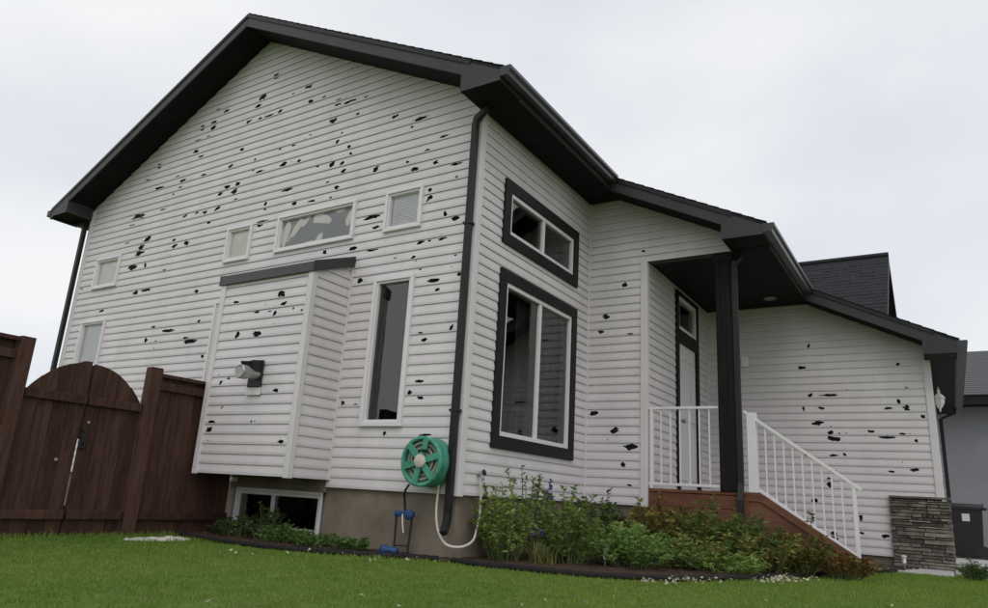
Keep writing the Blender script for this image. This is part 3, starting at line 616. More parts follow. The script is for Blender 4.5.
# porch post, deck, steps, rail
k = MB(); k.box((PXX, D1-.0, .2), (PXX+.185, D1+.185, ZS2-.013)); po = k.build('porch_post', M['post'], house, bevel=.008)
for u in (PXX+.02, PXX+.125):
    k = MB(); k.box((u, D1-.012, .22), (u+.04, D1-.001, ZS2-.06)); k.build('post_batten', M['post'], po, bevel=.003)
k = MB(); k.box((PXX-.02, D1-.02, ZS2-.11), (PXX+.205, D1+.205, ZS2-.014)); k.build('post_cap', M['post'], po, bevel=.006)
DX = 1.93; n = 18
deck = MB(); deck.box((X1+.02, D1+.05, .02), (1.62, D2-.03, .165)); deck.box((1.621, D1+.05, .02), (DX-.03, D1+.86, .165)); deck_o = deck.build('porch_deck', M['deck'], house)
for i in range(n):
    a = D1+.01+(D2-D1-.05)*i/n; b = D1+.01+(D2-D1-.05)*(i+1)/n; k = MB(); k.box((X1+.03, a+.003, .168), (DX if b < D1+.93 else 1.65, b-.003, .203)); k.build('deck_board', M['deck'], deck_o, bevel=.004)
for i in range(5):
    k = MB(); z1 = .160-.148*i; k.box((X1+.03, D1+.02, z1-.143), (DX-.01, D1+.044, z1)); k.build('skirt_board', M['deck'], deck_o, bevel=.004)
k = MB(); k.box((DX-.085, D1+.005, -.58), (DX-.0, D1+.019, .165)); k.build('skirt_trim', M['deck'], deck_o, bevel=.004)
SX1 = 2.93; sl = .64
steps = MB()
for i in range(3):
    steps.box((DX+.002, D1+.30, -.60+.001*i), (DX+.30*(i+1)+(.11 if i == 2 else 0), D1+.88, -.03-.19*i-.035))
stp = steps.build('front_steps', M['deck'], house)
for i in range(3):
    for j in range(2):
        k = MB(); x = DX+.30*i+.15*j; k.box((x+.012, D1+.05, -.064-.19*i), (x+(.158 if i+j < 3 else .27), D1+(.90), -.03-.19*i)); k.build('tread_board', M['deck'], stp, bevel=.004)
for i in range(5):
    z1 = .160-.148*i; P = clip([(DX+.002, z1-.143), (SX1, z1-.143), (SX1, z1), (DX+.002, z1)], sl, 1, .23+sl*2.0)
    if len(P) >= 3: k = MB(); k.xz([(x, max(z, -.6)) for x, z in P], D1+.022, D1+.045); k.build('skirt_board', M['deck'], stp, bevel=.003)
k = MB(); k.xz([(DX, .20), (2.05, .20), (SX1+.03, .22-sl*(SX1+.03-2.03)), (SX1+.03, .14-sl*(SX1+.03-2.03)), (2.05, .12), (DX, .12)], D1+.004, D1+.021); k.build('stringer', M['deck'], stp, bevel=.004)
RY = D1+.035
def bar(a, b, w, h=None, name='rail', parent=None, m='trimw'):
    k = MB(); k.sweep([a, b], w*.707, 4, ry=(h or w)*.707, rot=math.pi/4); return k.build(name, M[m], parent, bevel=.003)
zt1, zb1 = 1.125, .255
k = MB(); k.box((X1+.045, RY-.02, .203), (X1+.085, RY+.02, 1.12)); rl = k.build('porch_railing', M['trimw'], house, bevel=.003)
bar((X1+.03, RY, zt1), (PXX-.002, RY, zt1), .04, .03, 'top_rail', rl); bar((X1+.03, RY, zb1), (PXX-.002, RY, zb1), .03, .03, 'bottom_rail', rl)
base = None
for i in range(1, 7):
    x = X1+.065+(PXX-X1-.065)*i/7
    if base is None: k = MB(); k.box((-.008, -.008, zb1+.012), (.008, .008, zt1-.012)); base = k.build('baluster', M['trimw'], rl); base.location = (x, RY, 0)
    else:
        o = base.copy(); col.objects.link(o); o.location = (x, RY, 0)
k = MB(); k.box((1.935, RY-.035, .205), (2.03, RY+.06, 1.06)); sr = k.build('stair_railing', M['trimw'], house, bevel=.004)
ra = lambda x: 1.055-.715*(x-1.93)
rb = lambda x: .232-.665*(max(x, 2.05)-2.05)
bar((1.90, RY, ra(1.90)), (3.02, RY, ra(3.02)), .04, .03, 'top_rail', sr); bar((2.04, RY, rb(2.04)), (2.955, RY, rb(2.955)), .035, .03, 'bottom_rail', sr)
k = MB(); k.box((2.93, RY-.018, -.409), (2.968, RY+.018, ra(2.95)-.01)); k.build('end_post', M['trimw'], sr, bevel=.003)
for i in range(1, 10):
    x = 2.03+.90*i/10; k = MB(); k.box((x-.007, RY-.007, rb(x)), (x+.007, RY+.007, ra(x))); k.build('baluster', M['trimw'], sr)

# entry door and transom
k = MB(); o0, o1 = 0, .045
for a, b, c, d in ((3.80, 3.885, .20, 2.92), (4.715, 4.80, .20, 2.92), (3.885, 4.715, 2.86, 2.92), (3.885, 4.715, 2.20, 2.375)): PD.box(k, a, b, c, d, -.004, .045)
do = k.build('entry_door', M['trimd'], house, bevel=.004)
k = MB(); PD.box(k, 3.887, 4.713, .21, 2.198, -.06, .006); k.build('door_slab', M['door'], do, bevel=.004)
for a, b, c, d in ((3.97, 4.25, .35, .95), (4.35, 4.63, .35, .95)):
    q = MB(); PD.box(q, a, b, c, d, .006, .018); q.build('door_panel', M['door'], do, bevel=.006)
q = MB(); PD.box(q, 3.97, 4.07, 1.15, 2.05, .006, .02); PD.box(q, 4.50, 4.63, 1.15, 2.05, .006, .02); PD.box(q, 4.07, 4.50, 1.98, 2.05, .006, .02); PD.box(q, 4.07, 4.50, 1.15, 1.22, .006, .02); q.build('door_panel', M['door'], do, bevel=.005)
q = MB(); q.lathe((X1+.006, 3.95, 1.12), (1, 0, 0), [(.03, 0), (.03, .01), (.012, .015), (.012, .045), (.03, .055), (.03, .08), (0, .085)], 16); q.build('door_knob', M['metal'], do, True)
k = MB()
for a, b, c, d in ((3.887, 3.94, 2.377, 2.858), (4.66, 4.713, 2.377, 2.858), (3.94, 4.66, 2.377, 2.43), (3.94, 4.66, 2.805, 2.858)): PD.box(k, a, b, c, d, -.06, .03)
k.build('transom_sash', M['trimw'], do, bevel=.003)
q = MB(); q.poly([PD.p(3.94, 2.43, -.01), PD.p(4.66, 2.43, -.01), PD.p(4.66, 2.805, -.01), PD.p(3.94, 2.805, -.01)]); q.build('pane', M['glass'], do)
pc = bp((745, 361), 'y', D2-.03); k = MB(); k.box((pc.x-.05, D2-.022, pc.z-.09), (pc.x+.05, D2-.06, pc.z+.06)); k.build('doorbell_box', M['trimw'], house, bevel=.008)

# ledge stone wainscot
k = MB(); k.box((3.10, D2-.04, -.60), (X2+.05, D2-.002, .27)); k.box((X2+.002, D2-.002, -.60), (X2+.05, D2+.8, .27)); sv = k.build('stone_veneer', M['stoneb'], house)
z = -.58
while z < .27:
    h = min(random.uniform(.022, .06), .30-z); x = 3.085; 
    while x < X2+.075:
        l = min(random.choice((.07, .12, .2, .28, .36))*random.uniform(.8, 1.2), X2+.085-x); l = l if X2+.085-x-l > .06 else X2+.085-x
        q = MB(); d = random.uniform(.006, .06); j = lambda: random.uniform(-.006, .006)
        v = [(x+.003, D2-.041, z+.003), (x+l-.003, D2-.041, z+.003), (x+l-.003, D2-.041, z+h-.003), (x+.003, D2-.041, z+h-.003)]
        fr = [(x+.006, D2-.041-d+j(), z+.006), (x+l-.006, D2-.041-d+j(), z+.005), (x+l-.006, D2-.041-d+j(), z+h-.006), (x+.006, D2-.041-d+j(), z+h-.005)]
        q.v = v+fr; q.f = [(4, 5, 6, 7), (0, 1, 5, 4), (1, 2, 6, 5), (2, 3, 7, 6), (3, 0, 4, 7)]; q.build('stone', M['stone'], sv); x += l
    y = D2-.04
    while y < D2+.8:
        l = random.uniform(.1, .3); q = MB(); q.box((X2+.051, y+.003, z+.003), (X2+.06+random.uniform(.005, .03), min(y+l, D2+.8)-.003, z+h-.003)); q.build('stone', M['stone'], sv); y += l
    z += h
k = MB(); k.box((3.09, D2-.10, .285), (X2+.10, D2-.002, .315)); k.build('stone_cap', M['stone'], sv, bevel=.006)

# ------------------------------------------------------------------ fence and gates (along x = -3.12)
FX = -3.105
def topboards(root, y0, y1, ztop, zbot, n, name='fence_board'):
    for i in range(n):
        a = y0+(y1-y0)*i/n; b = y0+(y1-y0)*(i+1)/n; j = random.uniform(-.004, .004)
        k = MB(); k.extr([(FX-.012+j, a+.003, zbot), (FX-.012+j, b-.003, zbot), (FX-.012+j, b-.003, ztop(b)), (FX-.012+j, (a+b)/2, ztop((a+b)/2)), (FX-.012+j, a+.003, ztop(a))], (.018, 0, 0)); k.build(name, M['fence'], root)
fence = empty('fence', (FX, -.5, GZ), 'dark red-brown board fence panel between the gate and the bay', 'fence')
topboards(fence, -1.10, -.03, lambda y: 1.034, -.60, 7)
for z0, z1, t in ((1.0, 1.038, .06), (.87, .955, .045), (-.42, -.34, .045)):
    k = MB(); k.box((FX+.008, -1.10, z0), (FX+t, -.03, z1)); k.build('fence_rail', M['fence'], fence, bevel=.005)
k = MB(); k.box((FX-.03, -1.235, -.75), (FX+.075, -1.105, 1.075)); k.build('fence_post', M['fence'], fence, bevel=.006)
k = MB(); k.box((FX-.034, -1.232, 1.0755), (FX+.078, -1.108, 1.085)); k.build('post_cap', M['fence'], fence, bevel=.005)
fence2 = empty('fence', (FX, -3.5, GZ), 'taller dark red-brown fence section at the left edge of the photo', 'fence')
topboards(fence2, -4.9, -2.5, lambda y: 1.12, -.72, 16)
for z0, z1, t in ((1.085, 1.125, .06), (.93, 1.01, .045), (-.42, -.34, .045), (.32, .40, .045)):
    k = MB(); k.box((FX+.008, -4.9, z0), (FX+t, -2.5, z1)); k.build('fence_rail', M['fence'], fence2, bevel=.005)
k = MB(); k.box((FX-.03, -2.495, -.8), (FX+.075, -2.375, 1.135)); k.build('fence_post', M['fence'], fence2, bevel=.006)
arch = lambda y: 1.01-.36*(abs(y+1.79)/.58)**2.3
for nm, a, b, lab in ((0, -2.36, -1.80, 'left leaf of the arched dark brown wooden gate'), (1, -1.785, -1.245, 'right leaf of the arched dark brown wooden gate')):
    g = empty('gate', (FX, (a+b)/2, GZ), lab, 'gate', 'arched double gate leaves')
    topboards(g, a, b, lambda y: arch(y)+(.02 if nm == 0 and y > -1.9 else 0), -.57, 4, 'gate_board')
    for z0, z1 in ((.62, .70), (-.42, -.34)):
        k = MB(); k.box((FX+.008, a+.005, z0), (FX+.045, b-.005, z1)); k.build('gate_rail', M['fence'], g, bevel=.005)
    if nm == 0:
        for z0, z1 in ((.30, 1.0), (-.56, -.30)):
            k = MB(); k.box((FX-.03, b-.03, z0), (FX-.014, b+.04, z1)); k.build('gate_stop', M['fence'], g)
    if nm == 1:
        k = MB(); k.box((FX+.008, a+.0, .22), (FX+.03, a+.05, .40)); lo = k.build('latch', M['black'], g, bevel=.004)
        k = MB(); k.sweep([(FX+.03, a+.02, .25), (FX+.07, a+.02, .27), (FX+.07, a+.02, .36), (FX+.03, a+.02, .38)], .007, 8); k.build('latch_handle', M['black'], lo)
        k = MB(); k.lathe((FX+.008, a+.05, .46), (1, 0, 0), [(.014, 0), (.014, .008), (0, .01)], 10); k.build('bolt', M['metal'], g)
    else:
        k = MB(); k.lathe((FX+.008, b-.16, .10), (1, 0, 0), [(.016, 0), (.016, .008), (0, .01)], 10); k.build('bolt', M['metal'], g)

# ------------------------------------------------------------------ hose reel, hose, sprinkler stand
rc = bp((420.5, 461), 'y', -.24); RR = .218
reel = empty('hose_reel', (rc.x, -.12, rc.z-.22), 'green round hose reel mounted on the gable wall', 'hose reel')
A_ = (0, -1, 0); c0 = (rc.x, -.02, rc.z)
k = MB(); k.lathe(c0, A_, [(RR, .035), (RR+.006, .04), (RR+.006, .06), (RR, .068), (RR, .185), (RR+.008, .19), (RR+.008, .22), (RR-.004, .226), (RR-.022, .226), (RR-.026, .215), (RR-.026, .035)], 48); k.build('drum', M['green'], reel, True)
k = MB(); k.lathe(c0, A_, [(0, .03), (RR-.02, .03), (RR-.02, .04), (0, .04)], 40); k.build('back_plate', M['green'], reel)
for t in range(6):
    k = MB(); rr = .078+.021*t; k.sweep([(rc.x+rr*math.cos(q), -.02-.19-.010*math.sin(q*2+t)+(.02 if t % 2 else 0), rc.z+rr*math.sin(q)) for q in [2*math.pi*i/36 for i in range(37)]], .0125, 6, cap=False); k.build('hose_coil', M['pink'], reel, True)
for i in range(6):
    q = math.pi*(i+.25)/3; d = Vector((math.cos(q), 0, math.sin(q))); s_ = Vector((-math.sin(q), 0, math.cos(q))); o_ = Vector((rc.x, -.235, rc.z))
    k = MB(); k.extr([o_+d*.05-s_*.024, o_+d*(RR-.012)-s_*.026, o_+d*(RR-.012)+s_*.026, o_+d*.05+s_*.024], (0, -.014, 0)); k.build('spoke', M['green'], reel, bevel=.004)
k = MB(); k.lathe((rc.x, -.232, rc.z), A_, [(.062, 0), (.062, .025), (.05, .034), (0, .036)], 24); k.build('hub_cap', M['hose'], reel, True)
k = MB(); k.box((rc.x-.13, -.022, rc.z-.16), (rc.x+.13, -.055, rc.z+.16)); k.build('wall_bracket', M['green'], reel, bevel=.01)
k = MB(); k.sweep([(rc.x+.05, -.245, rc.z+.09), (rc.x+.05, -.30, rc.z+.09)], .014, 10); k.build('crank_handle', M['black'], reel)
hp = [(-.165, -.06, .10), (-.165, -.07, -.02), (-.155, -.085, -.16), (-.115, -.10, -.30), (-.03, -.12, -.40), (.06, -.12, -.435), (.13, -.04, -.43), (.12, .12, -.385), (.07, .25, -.29), (.05, .315, -.16), (.05, .315, -.02), (.05, .30, .10), (.05, .297, .15)]
k = MB(); k.sweep(smooth([Vector(p) for p in hp], 8), .0115, 10); tag(k.build('garden_hose', M['hose'], smooth=True), 'pale hose looping from the green reel to the tap', 'hose')
tp = empty('garden_tap', (.03, .297, .17), 'small wall tap feeding the pale hose', 'tap')
k = MB(); k.sweep([(.02, .297, .185), (.06, .297, .185), (.075, .297, .17), (.075, .297, .145)], .012, 10); k.build('tap_body', M['metal'], tp, True)
k = MB(); k.lathe((.055, .335, .215), (1, 0, .3), [(0, 0), (.03, .0), (.03, .012), (0, .016)], 14); k.build('tap_handle', M['black'], tp)
k = MB(); k.sweep([(.05, .297, .19), (.055, .335, .215)], .006, 8); k.build('tap_stem', M['metal'], tp)
sx0, sx1 = -.595, -.41; sy = -.10; zb = gz(-.5, sy)
ss = empty('sprinkler_stand', (-.5, sy, zb), 'blue-headed sprinkler on a black wire stand against the foundation', 'sprinkler')
k = MB(); k.sweep([(sx0+.02, sy-.02, zb-.02), (sx0, sy, -.20)], .0105, 8); k.build('leg', M['black'], ss)
k = MB(); k.sweep([(sx1-.01, sy-.02, zb-.02), (sx1, sy, -.19)], .0105, 8); k.build('leg', M['black'], ss)
k = MB(); k.sweep([(sx0+.017, sy-.015, -.475), (sx1-.007, sy-.015, -.47)], .0065, 8); k.build('crossbar', M['black'], ss)
k = MB(); k.box((sx0-.012, sy-.03, -.222), (sx1+.012, sy+.03, -.17)); k.build('sprinkler_head', M['blue'], ss, bevel=.014)
k = MB(); k.lathe((-.42, sy-.03, -.20), (0, -1, 0), [(.045, 0), (.045, .025), (.03, .035), (0, .035)], 16); k.build('dial', M['blue'], ss, True)
k = MB(); k.sweep(smooth([Vector(p) for p in ((-.50, sy-.03, -.20), (-.47, sy-.06, -.27), (-.45, sy-.06, -.36))], 6), .008, 8); k.build('tube', M['hose'], ss, True)
k = MB(); k.sweep(smooth([Vector(p) for p in ((-.50, sy, -.165), (-.505, sy-.01, -.08), (-.49, sy-.04, .0), (-.46, -.12, .07))], 6), .011, 8); k.build('feed_hose', M['black'], ss, True)
nzp = gpt((388, 556)); nzp.y = min(nzp.y, -.16); nzp.z = gz(nzp.x, nzp.y)
nzl = empty('hose_nozzle', nzp, 'blue hose nozzle lying on the grass by the foundation', 'nozzle')
k = MB(); k.lathe(nzp+Vector((-.09, 0, .05)), (1, .15, 0), [(0, 0), (.032, .0), (.045, .03), (.04, .07), (.03, .11), (.03, .17), (0, .175)], 16); k.build('nozzle_body', M['blue'], nzl, True)
k = MB(); k.sweep([nzp+Vector((.0, .0, .045)), nzp+Vector((.03, -.05, .015)), nzp+Vector((.05, -.09, .012))], .014, 8); k.build('nozzle_grip', M['black'], nzl, True)

# ------------------------------------------------------------------ lantern, bin, neighbour, small things
lx, ly, lz = X2+.115, 6.15, 1.655
ln = empty('wall_lantern', (X2, ly, lz), 'white carriage lantern on the garage front corner', 'lantern')
k = MB(); k.lathe((X2+.022, ly, lz-.02), (1, 0, 0), [(0, 0), (.055, 0), (.055, .012), (.03, .02), (0, .022)], 18); k.build('wall_plate', M['trimw'], ln)
k = MB(); k.sweep(smooth([Vector(p) for p in ((X2+.03, ly, lz-.03), (X2+.08, ly, lz-.14), (lx, ly, lz-.155))], 6), .010, 8); k.build('arm', M['trimw'], ln)
k = MB(); k.lathe((lx, ly, lz), (0, 0, 1), [(.04, -.13), (.075, -.06), (.085, .03)], 6); k.build('glass_body', M['frost'], ln)
for i in range(6):
    q = 2*math.pi*i/6; a_ = Vector((0, 0, 1)).orthogonal().normalized(); b_ = Vector((0, 0, 1)).cross(a_); d = a_*math.cos(q)+b_*math.sin(q); o_ = Vector((lx, ly, lz))
    k = MB(); k.sweep([o_+d*.042+Vector((0, 0, -.13)), o_+d*.078+Vector((0, 0, -.06)), o_+d*.088+Vector((0, 0, .03))], .006, 6); k.build('glazing_bar', M['trimw'], ln)
k = MB(); k.lathe((lx, ly, lz), (0, 0, 1), [(.10, .03), (.10, .04), (.05, .10), (.025, .12), (.02, .15), (.028, .165), (.012, .19), (.004, .25), (0, .255)], 12); k.build('lantern_cap', M['trimw'], ln, True)
k = MB(); k.lathe((lx, ly, lz), (0, 0, 1), [(.045, -.13), (.04, -.145), (.015, -.16), (.018, -.18), (.004, -.23), (0, -.235)], 12); k.build('finial', M['trimw'], ln, True)

for o in ln.children: o.data.transform(Matrix.Translation((X2, ly, lz)) @ Matrix.Scale(.74, 4) @ Matrix.Translation((-X2, -ly, -lz)))
bx, by = 3.945, 9.65; bz = -.535
bn = empty('wheelie_bin', (bx, by, bz), 'black wheeled garbage bin on the driveway beside the garage', 'bin')
k = MB(); wt, wb, dt, db = .25, .205, .31, .25
k.v = [(bx-wb, by-db, bz+.02), (bx+wb, by-db, bz+.02), (bx+wb, by+db, bz+.02), (bx-wb, by+db, bz+.02), (bx-wt, by-dt, bz+.81), (bx+wt, by-dt, bz+.81), (bx+wt, by+dt, bz+.81), (bx-wt, by+dt, bz+.81)]
k.f = [(0,3,2,1),(4,5,6,7),(0,1,5,4),(1,2,6,5),(2,3,7,6),(3,0,4,7)]; bo = k.build('bin_body', M['bin'], bn, bevel=.02)
k = MB(); k.box((bx-wt-.015, by-dt-.02, bz+.79), (bx+wt+.015, by+dt+.01, bz+.825)); k.build('bin_rim', M['bin'], bn, bevel=.008)
k = MB(); k.extr([(bx-wt-.02, by-dt-.03, bz+.827), (bx-wt-.02, by+dt+.03, bz+.827), (bx-wt-.02, by+dt-.05, bz+.90), (bx-wt-.02, by-dt+.1, bz+.885)], (2*wt+.04, 0, 0)); k.build('bin_lid', M['bin'], bn, bevel=.015)
k = MB(); k.sweep([(bx+wt+.05, by-.2, bz+.81), (bx+wt+.05, by+.2, bz+.81)], .022, 10); k.sweep([(bx+wt-.02, by-.18, bz+.81), (bx+wt+.05, by-.18, bz+.81)], .016, 8); k.sweep([(bx+wt-.02, by+.18, bz+.81), (bx+wt+.05, by+.18, bz+.81)], .016, 8); k.build('bin_handle', M['bin'], bn)
for s in (-1, 1):
    k = MB(); k.lathe((bx+wb+.02, by+s*(db-.04), bz+.10), (0, s, 0), [(0, 0), (.10, 0), (.10, .05), (0, .05)], 20); k.build('wheel', M['black'], bn)
k = MB(); k.extr([(bx-.05, by-dt+.012, bz+.60), (bx+.06, by-dt+.012, bz+.60), (bx+.06, by-dt+.002, bz+.72), (bx-.05, by-dt+.002, bz+.72)], (0, -.012, 0)); k.build('sticker', M['label'], bn)

nb = empty('neighbour_house', (8, 17, -.7), 'grey neighbouring house beyond the driveway', 'house')
k = MB(); k.box((2.6, 14.0, -.9), (14, 22, 2.75)); k.build('wall', M['stucco'], nb)
k = MB(); k.box((2.2, 13.40, 2.58), (14.4, 13.44, 2.78)); k.build('fascia', M['trimd'], nb)
k = MB(); k.box((2.2, 13.442, 2.60), (14.4, 13.998, 2.63)); k.build('soffit', M['dark'], nb)
k = MB(); k.extr([(2.1, 13.36, 2.78), (2.1, 16.6, 4.40), (2.1, 22.6, 2.78), (2.1, 16.6, 4.25)], (12.4, 0, 0)); ro = k.build('roof', M['nroof'], nb)
mb = MB(); y = 13.36
while y < 16.5:
    z0 = 2.782+.5*(y-13.36); mb.poly([(2.1, y, z0+.018), (14.5, y, z0+.018), (14.5, y+.14, z0+.075), (2.1, y+.14, z0+.075)]); mb.poly([(2.1, y, z0), (14.5, y, z0), (14.5, y, z0+.018), (2.1, y, z0+.018)]); y += .14
mb.build('shingle_courses', M['nroof'], ro)['kind'] = 'stuff'

def stake(px, lab):
    p = gpt(px); r = empty('garden_stake_light', p, lab, 'garden light', 'small solar stake lights in the flower bed')
    k = MB(); k.lathe(p, (0, 0, 1), [(.006, -.05), (.006, .09), (0, .091)], 8); k.build('stake', M['metal'], r)
    k = MB(); k.lathe(p, (0, 0, 1), [(.018, .085), (.022, .10), (.022, .155), (0, .156)], 12); k.build('lens', M['frost'], r)
    k = MB(); k.lathe(p, (0, 0, 1), [(.034, .157), (.03, .172), (.01, .182), (0, .183)], 12); k.build('cap', M['pale'], r)
stake((605, 569), 'pale stake light in front of the bright green mound')
stake((703, 571), 'pale stake light in front of the reddish shrub')
stake((905, 571), 'pale stake light by the stone base of the garage')
hc = gpt((158, 540)); nu, nv_ = 36, 16; V = []; d1 = Vector((.20, .98, 0)).normalized(); d2 = Vector((d1.y, -d1.x, 0))
from mathutils import noise
for j in range(nv_):
    for i in range(nu):
        a, b = (i/(nu-1)-.5)*2, (j/(nv_-1)-.5)*2; q = hc+d1*a*.33+d2*b*.12
        e_ = max(0, 1-(a*a+b*b)); hh = e_**.6*.04*(.6+.9*noise.noise(q*9))+.012*noise.noise(q*30)*(e_ > 0)
        V.append((q.x, q.y, gz(q.x, q.y)-.012+(hh+.012 if e_ > 0 else 0)))
Fq = [(j*nu+i, j*nu+i+1, (j+1)*nu+i+1, (j+1)*nu+i) for j in range(nv_-1) for i in range(nu-1)]
tag(np_mesh('pale_heap', V, Fq, M['pale']), 'low whitish lumpy heap on the grass at the foot of the fence', 'heap')

# ------------------------------------------------------------------ plants
def leaves_mesh(name, P, D, ln, wd, cols, m, parent):
    n = len(P); D = D/np.linalg.norm(D, axis=1, keepdims=True); r = RNG.normal(size=(n, 3)); s = np.cross(D, r); s /= np.linalg.norm(s, axis=1, keepdims=True)+1e-9
    nn = np.cross(s, D); ln = ln[:, None]; wd = wd[:, None]
    v0 = P; v1 = P+D*ln*.45+s*wd*.5-nn*wd*.15; v2 = P+D*ln+np.array([0, 0, -.18])*ln; v3 = P+D*ln*.45-s*wd*.5-nn*wd*.15
    V = np.stack([v0, v1, v2, v3], 1).reshape(-1, 3); b = np.arange(n)*4
    Fq = np.concatenate([np.stack([b, b+1, b+2], 1), np.stack([b, b+2, b+3], 1)])
    return np_mesh(name, V, Fq, m, parent, np.repeat(cols, 4, 0))
def plant(px, lab, cat, H, Rr, nst, per, ln, wd, c1, c2, lean=.5, y_at=None, flower=None, group=None, base=None, name='garden_plant', up=.3, accent=None):
    p = Vector(base) if base else gpt(px, .02)
    root = empty(name, p, lab, cat, group); st_ = MB(); P = []; D = []; FP = []
    for i in range(nst):
        q = random.uniform(0, 6.28); rr = Rr*math.sqrt(random.random()); h = H*random.uniform(.45, 1)*(1-.35*(rr/Rr)**2)*(random.uniform(1.15, 1.45) if random.random() < .12 else 1); b0 = p+Vector((math.cos(q)*rr*.45, math.sin(q)*rr*.45, -.02))
        tip = p+Vector((math.cos(q)*rr*(1+lean*.3), math.sin(q)*rr*(1+lean*.3), h)); mid = (b0+tip)/2+Vector((0, 0, h*.14))
        path = smooth([b0, mid, tip], 4); st_.sweep(path, [.006-.004*k/len(path) for k in range(len(path))], 5, cap=False)
        for k in range(per):
            t = random.uniform(.18, 1.0)**.8*(len(path)-1); i0 = min(int(t), len(path)-2); c = path[i0].lerp(path[i0+1], t-i0)
            aq = random.uniform(0, 6.28); P.append(c); D.append((math.cos(aq), math.sin(aq), random.uniform(-.3, .9)+up))
        if flower and i < flower[0]:
            for k in range(flower[2]):
                t = k/flower[2]; aq = random.uniform(0, 6.28); FP.append((i, tip+Vector((math.cos(aq)*.022*(1.2-t), math.sin(aq)*.022*(1.2-t), flower[1]*(t-.25)))))
    P = np.array(P); D = np.array(D); n = len(P); f = RNG.random((n, 1)); C = np.array(c1)*(1-f)+np.array(c2)*f; C *= RNG.uniform(.9, 1.75, (n, 1))
    if accent is not None:
        a = RNG.random(n) < accent[1]; C[a] = np.array(accent[0])*RNG.uniform(.7, 1.3, (a.sum(), 1))
    leaves_mesh('foliage', P, D, ln*RNG.uniform(.55, 1.3, n), wd*RNG.uniform(.6, 1.25, n), C, M['leaf'], root)
    st_.build('stems', M['stem'], root, True)
    if FP:
      for fi in sorted({a for a, _ in FP}):
        Q = np.array([tuple(b) for a, b in FP if a == fi]); n = len(Q); D = RNG.normal(size=(n, 3)); leaves_mesh('flower_spike', Q, D, np.full(n, .035), np.full(n, .03), np.array(flower[3])*RNG.uniform(.6, 1.4, (n, 1)), M['petal'], root)
    return root
G1, G2, G3 = (.13, .20, .05), (.29, .36, .10), (.085, .135, .045)
plant(None, 'tall airy leafy plant nearest the foundation corner', 'plant', .70, .32, 52, 38, .058, .025, G1, G2, base=(.28, .42, GZ+.02))
plant(None, 'thin tall stems with sparse leaves under the large front window', 'plant', 1.12, .26, 16, 28, .052, .022, (.07, .11, .035), (.13, .18, .06), base=(.32, .75, GZ+.02), lean=.2)
plant(None, 'tall larkspur with purple flower spikes beside the front wall', 'flower', .85, .30, 36, 38, .06, .028, G1, G2, base=(.50, 1.15, GZ+.02), flower=(2, .22, 40, (.15, .11, .34)))
plant(None, 'dark green bushy plant between the larkspur and the entry wall', 'plant', .66, .34, 46, 36, .056, .025, G3, G1, base=(.50, 1.9, GZ+.02), accent=((.12, .13, .05), .12))
plant(None, 'leafy clump with drooping purple blooms in the front of the bed', 'flower', .50, .30, 38, 36, .06, .024, G1, (.12, .17, .05), base=(.78, .75, GZ+.02), flower=(2, .10, 22, (.16, .13, .34)), accent=((.16, .12, .05), .08))
plant(None, 'dark leafy clump in front of the entry wall', 'plant', .56, .30, 38, 34, .052, .024, G3, (.05, .08, .03), base=(.72, 2.25, GZ+.02), accent=((.10, .05, .035), .15))
plant(None, 'bright green feathery mound behind the first stake light', 'plant', .40, .36, 70, 30, .07, .018, (.12, .23, .06), (.23, .34, .09), base=(1.25, 1.05, GZ+.02))
plant(None, 'low blue-green clump at the foot of the reddish shrub', 'plant', .27, .30, 44, 26, .06, .02, (.15, .22, .075), (.24, .31, .10), base=(1.55, 1.5, GZ+.02))
plant(None, 'reddish brown shrub in front of the porch skirt', 'shrub', .64, .42, 62, 40, .075, .022, (.15, .16, .045), (.30, .26, .07), base=(1.15, 2.15, GZ+.02), accent=((.20, .09, .04), .25))
plant(None, 'arching dark green shrub below the porch post', 'shrub', .62, .42, 62, 40, .085, .018, (.10, .14, .045), (.20, .23, .06), base=(1.62, 2.15, GZ+.02), lean=1.0, accent=((.12, .05, .03), .14))
plant(None, 'green leafy clump beneath the upper stair railing', 'plant', .58, .38, 60, 36, .07, .02, G3, G1, base=(2.02, 2.2, GZ+.02), lean=1, accent=((.17, .13, .04), .10))
plant(None, 'low yellow-green plant beneath the lower stair railing', 'plant', .46, .34, 52, 26, .06, .028, (.09, .12, .03), (.19, .17, .05), base=(2.45, 2.35, GZ+.02), accent=((.20, .08, .03), .18))
plant(None, 'rusty orange low plant at the foot of the stair rail', 'plant', .26, .26, 44, 20, .055, .026, (.16, .10, .03), (.20, .15, .04), base=(2.86, 2.48, GZ+.02), accent=((.22, .07, .03), .3))
plant(None, 'low grassy green cover in front of the arching shrub', 'plant', .20, .40, 70, 22, .08, .012, (.16, .25, .06), (.27, .36, .10), base=(1.95, 1.55, GZ+.02))
plant((975, 579), 'small green tuft on the driveway edge at the right', 'plant', .17, .15, 40, 16, .06, .012, (.05, .10, .03), (.10, .16, .05))
for i, (x, y, h, r_, lab) in enumerate(((-2.75, -.25, .16, .2, 'low weeds at the foot of the fence beside the basement window'), (-2.45, -.33, .28, .22, 'dark weeds before the left pane of the basement window'), (-2.1, -.30, .34, .2, 'dark weeds in front of the basement window mullion'),
        (-1.78, -.38, .20, .22, 'bright green weeds under the right end of the basement window'), (-1.35, -.35, .16, .22, 'low weeds along the foundation right of the basement window'), (-.95, -.28, .12, .16, 'sparse small weeds near the blue nozzle'))):
    plant(None, lab, 'weeds', h, r_, 26, 18, .05, .024, (.04, .075, .02) if i < 3 else (.06, .13, .03), (.09, .13, .04) if i < 3 else (.13, .22, .05), base=(x, y, GZ+.02), name='weed_clump', group='weeds along the foundation')

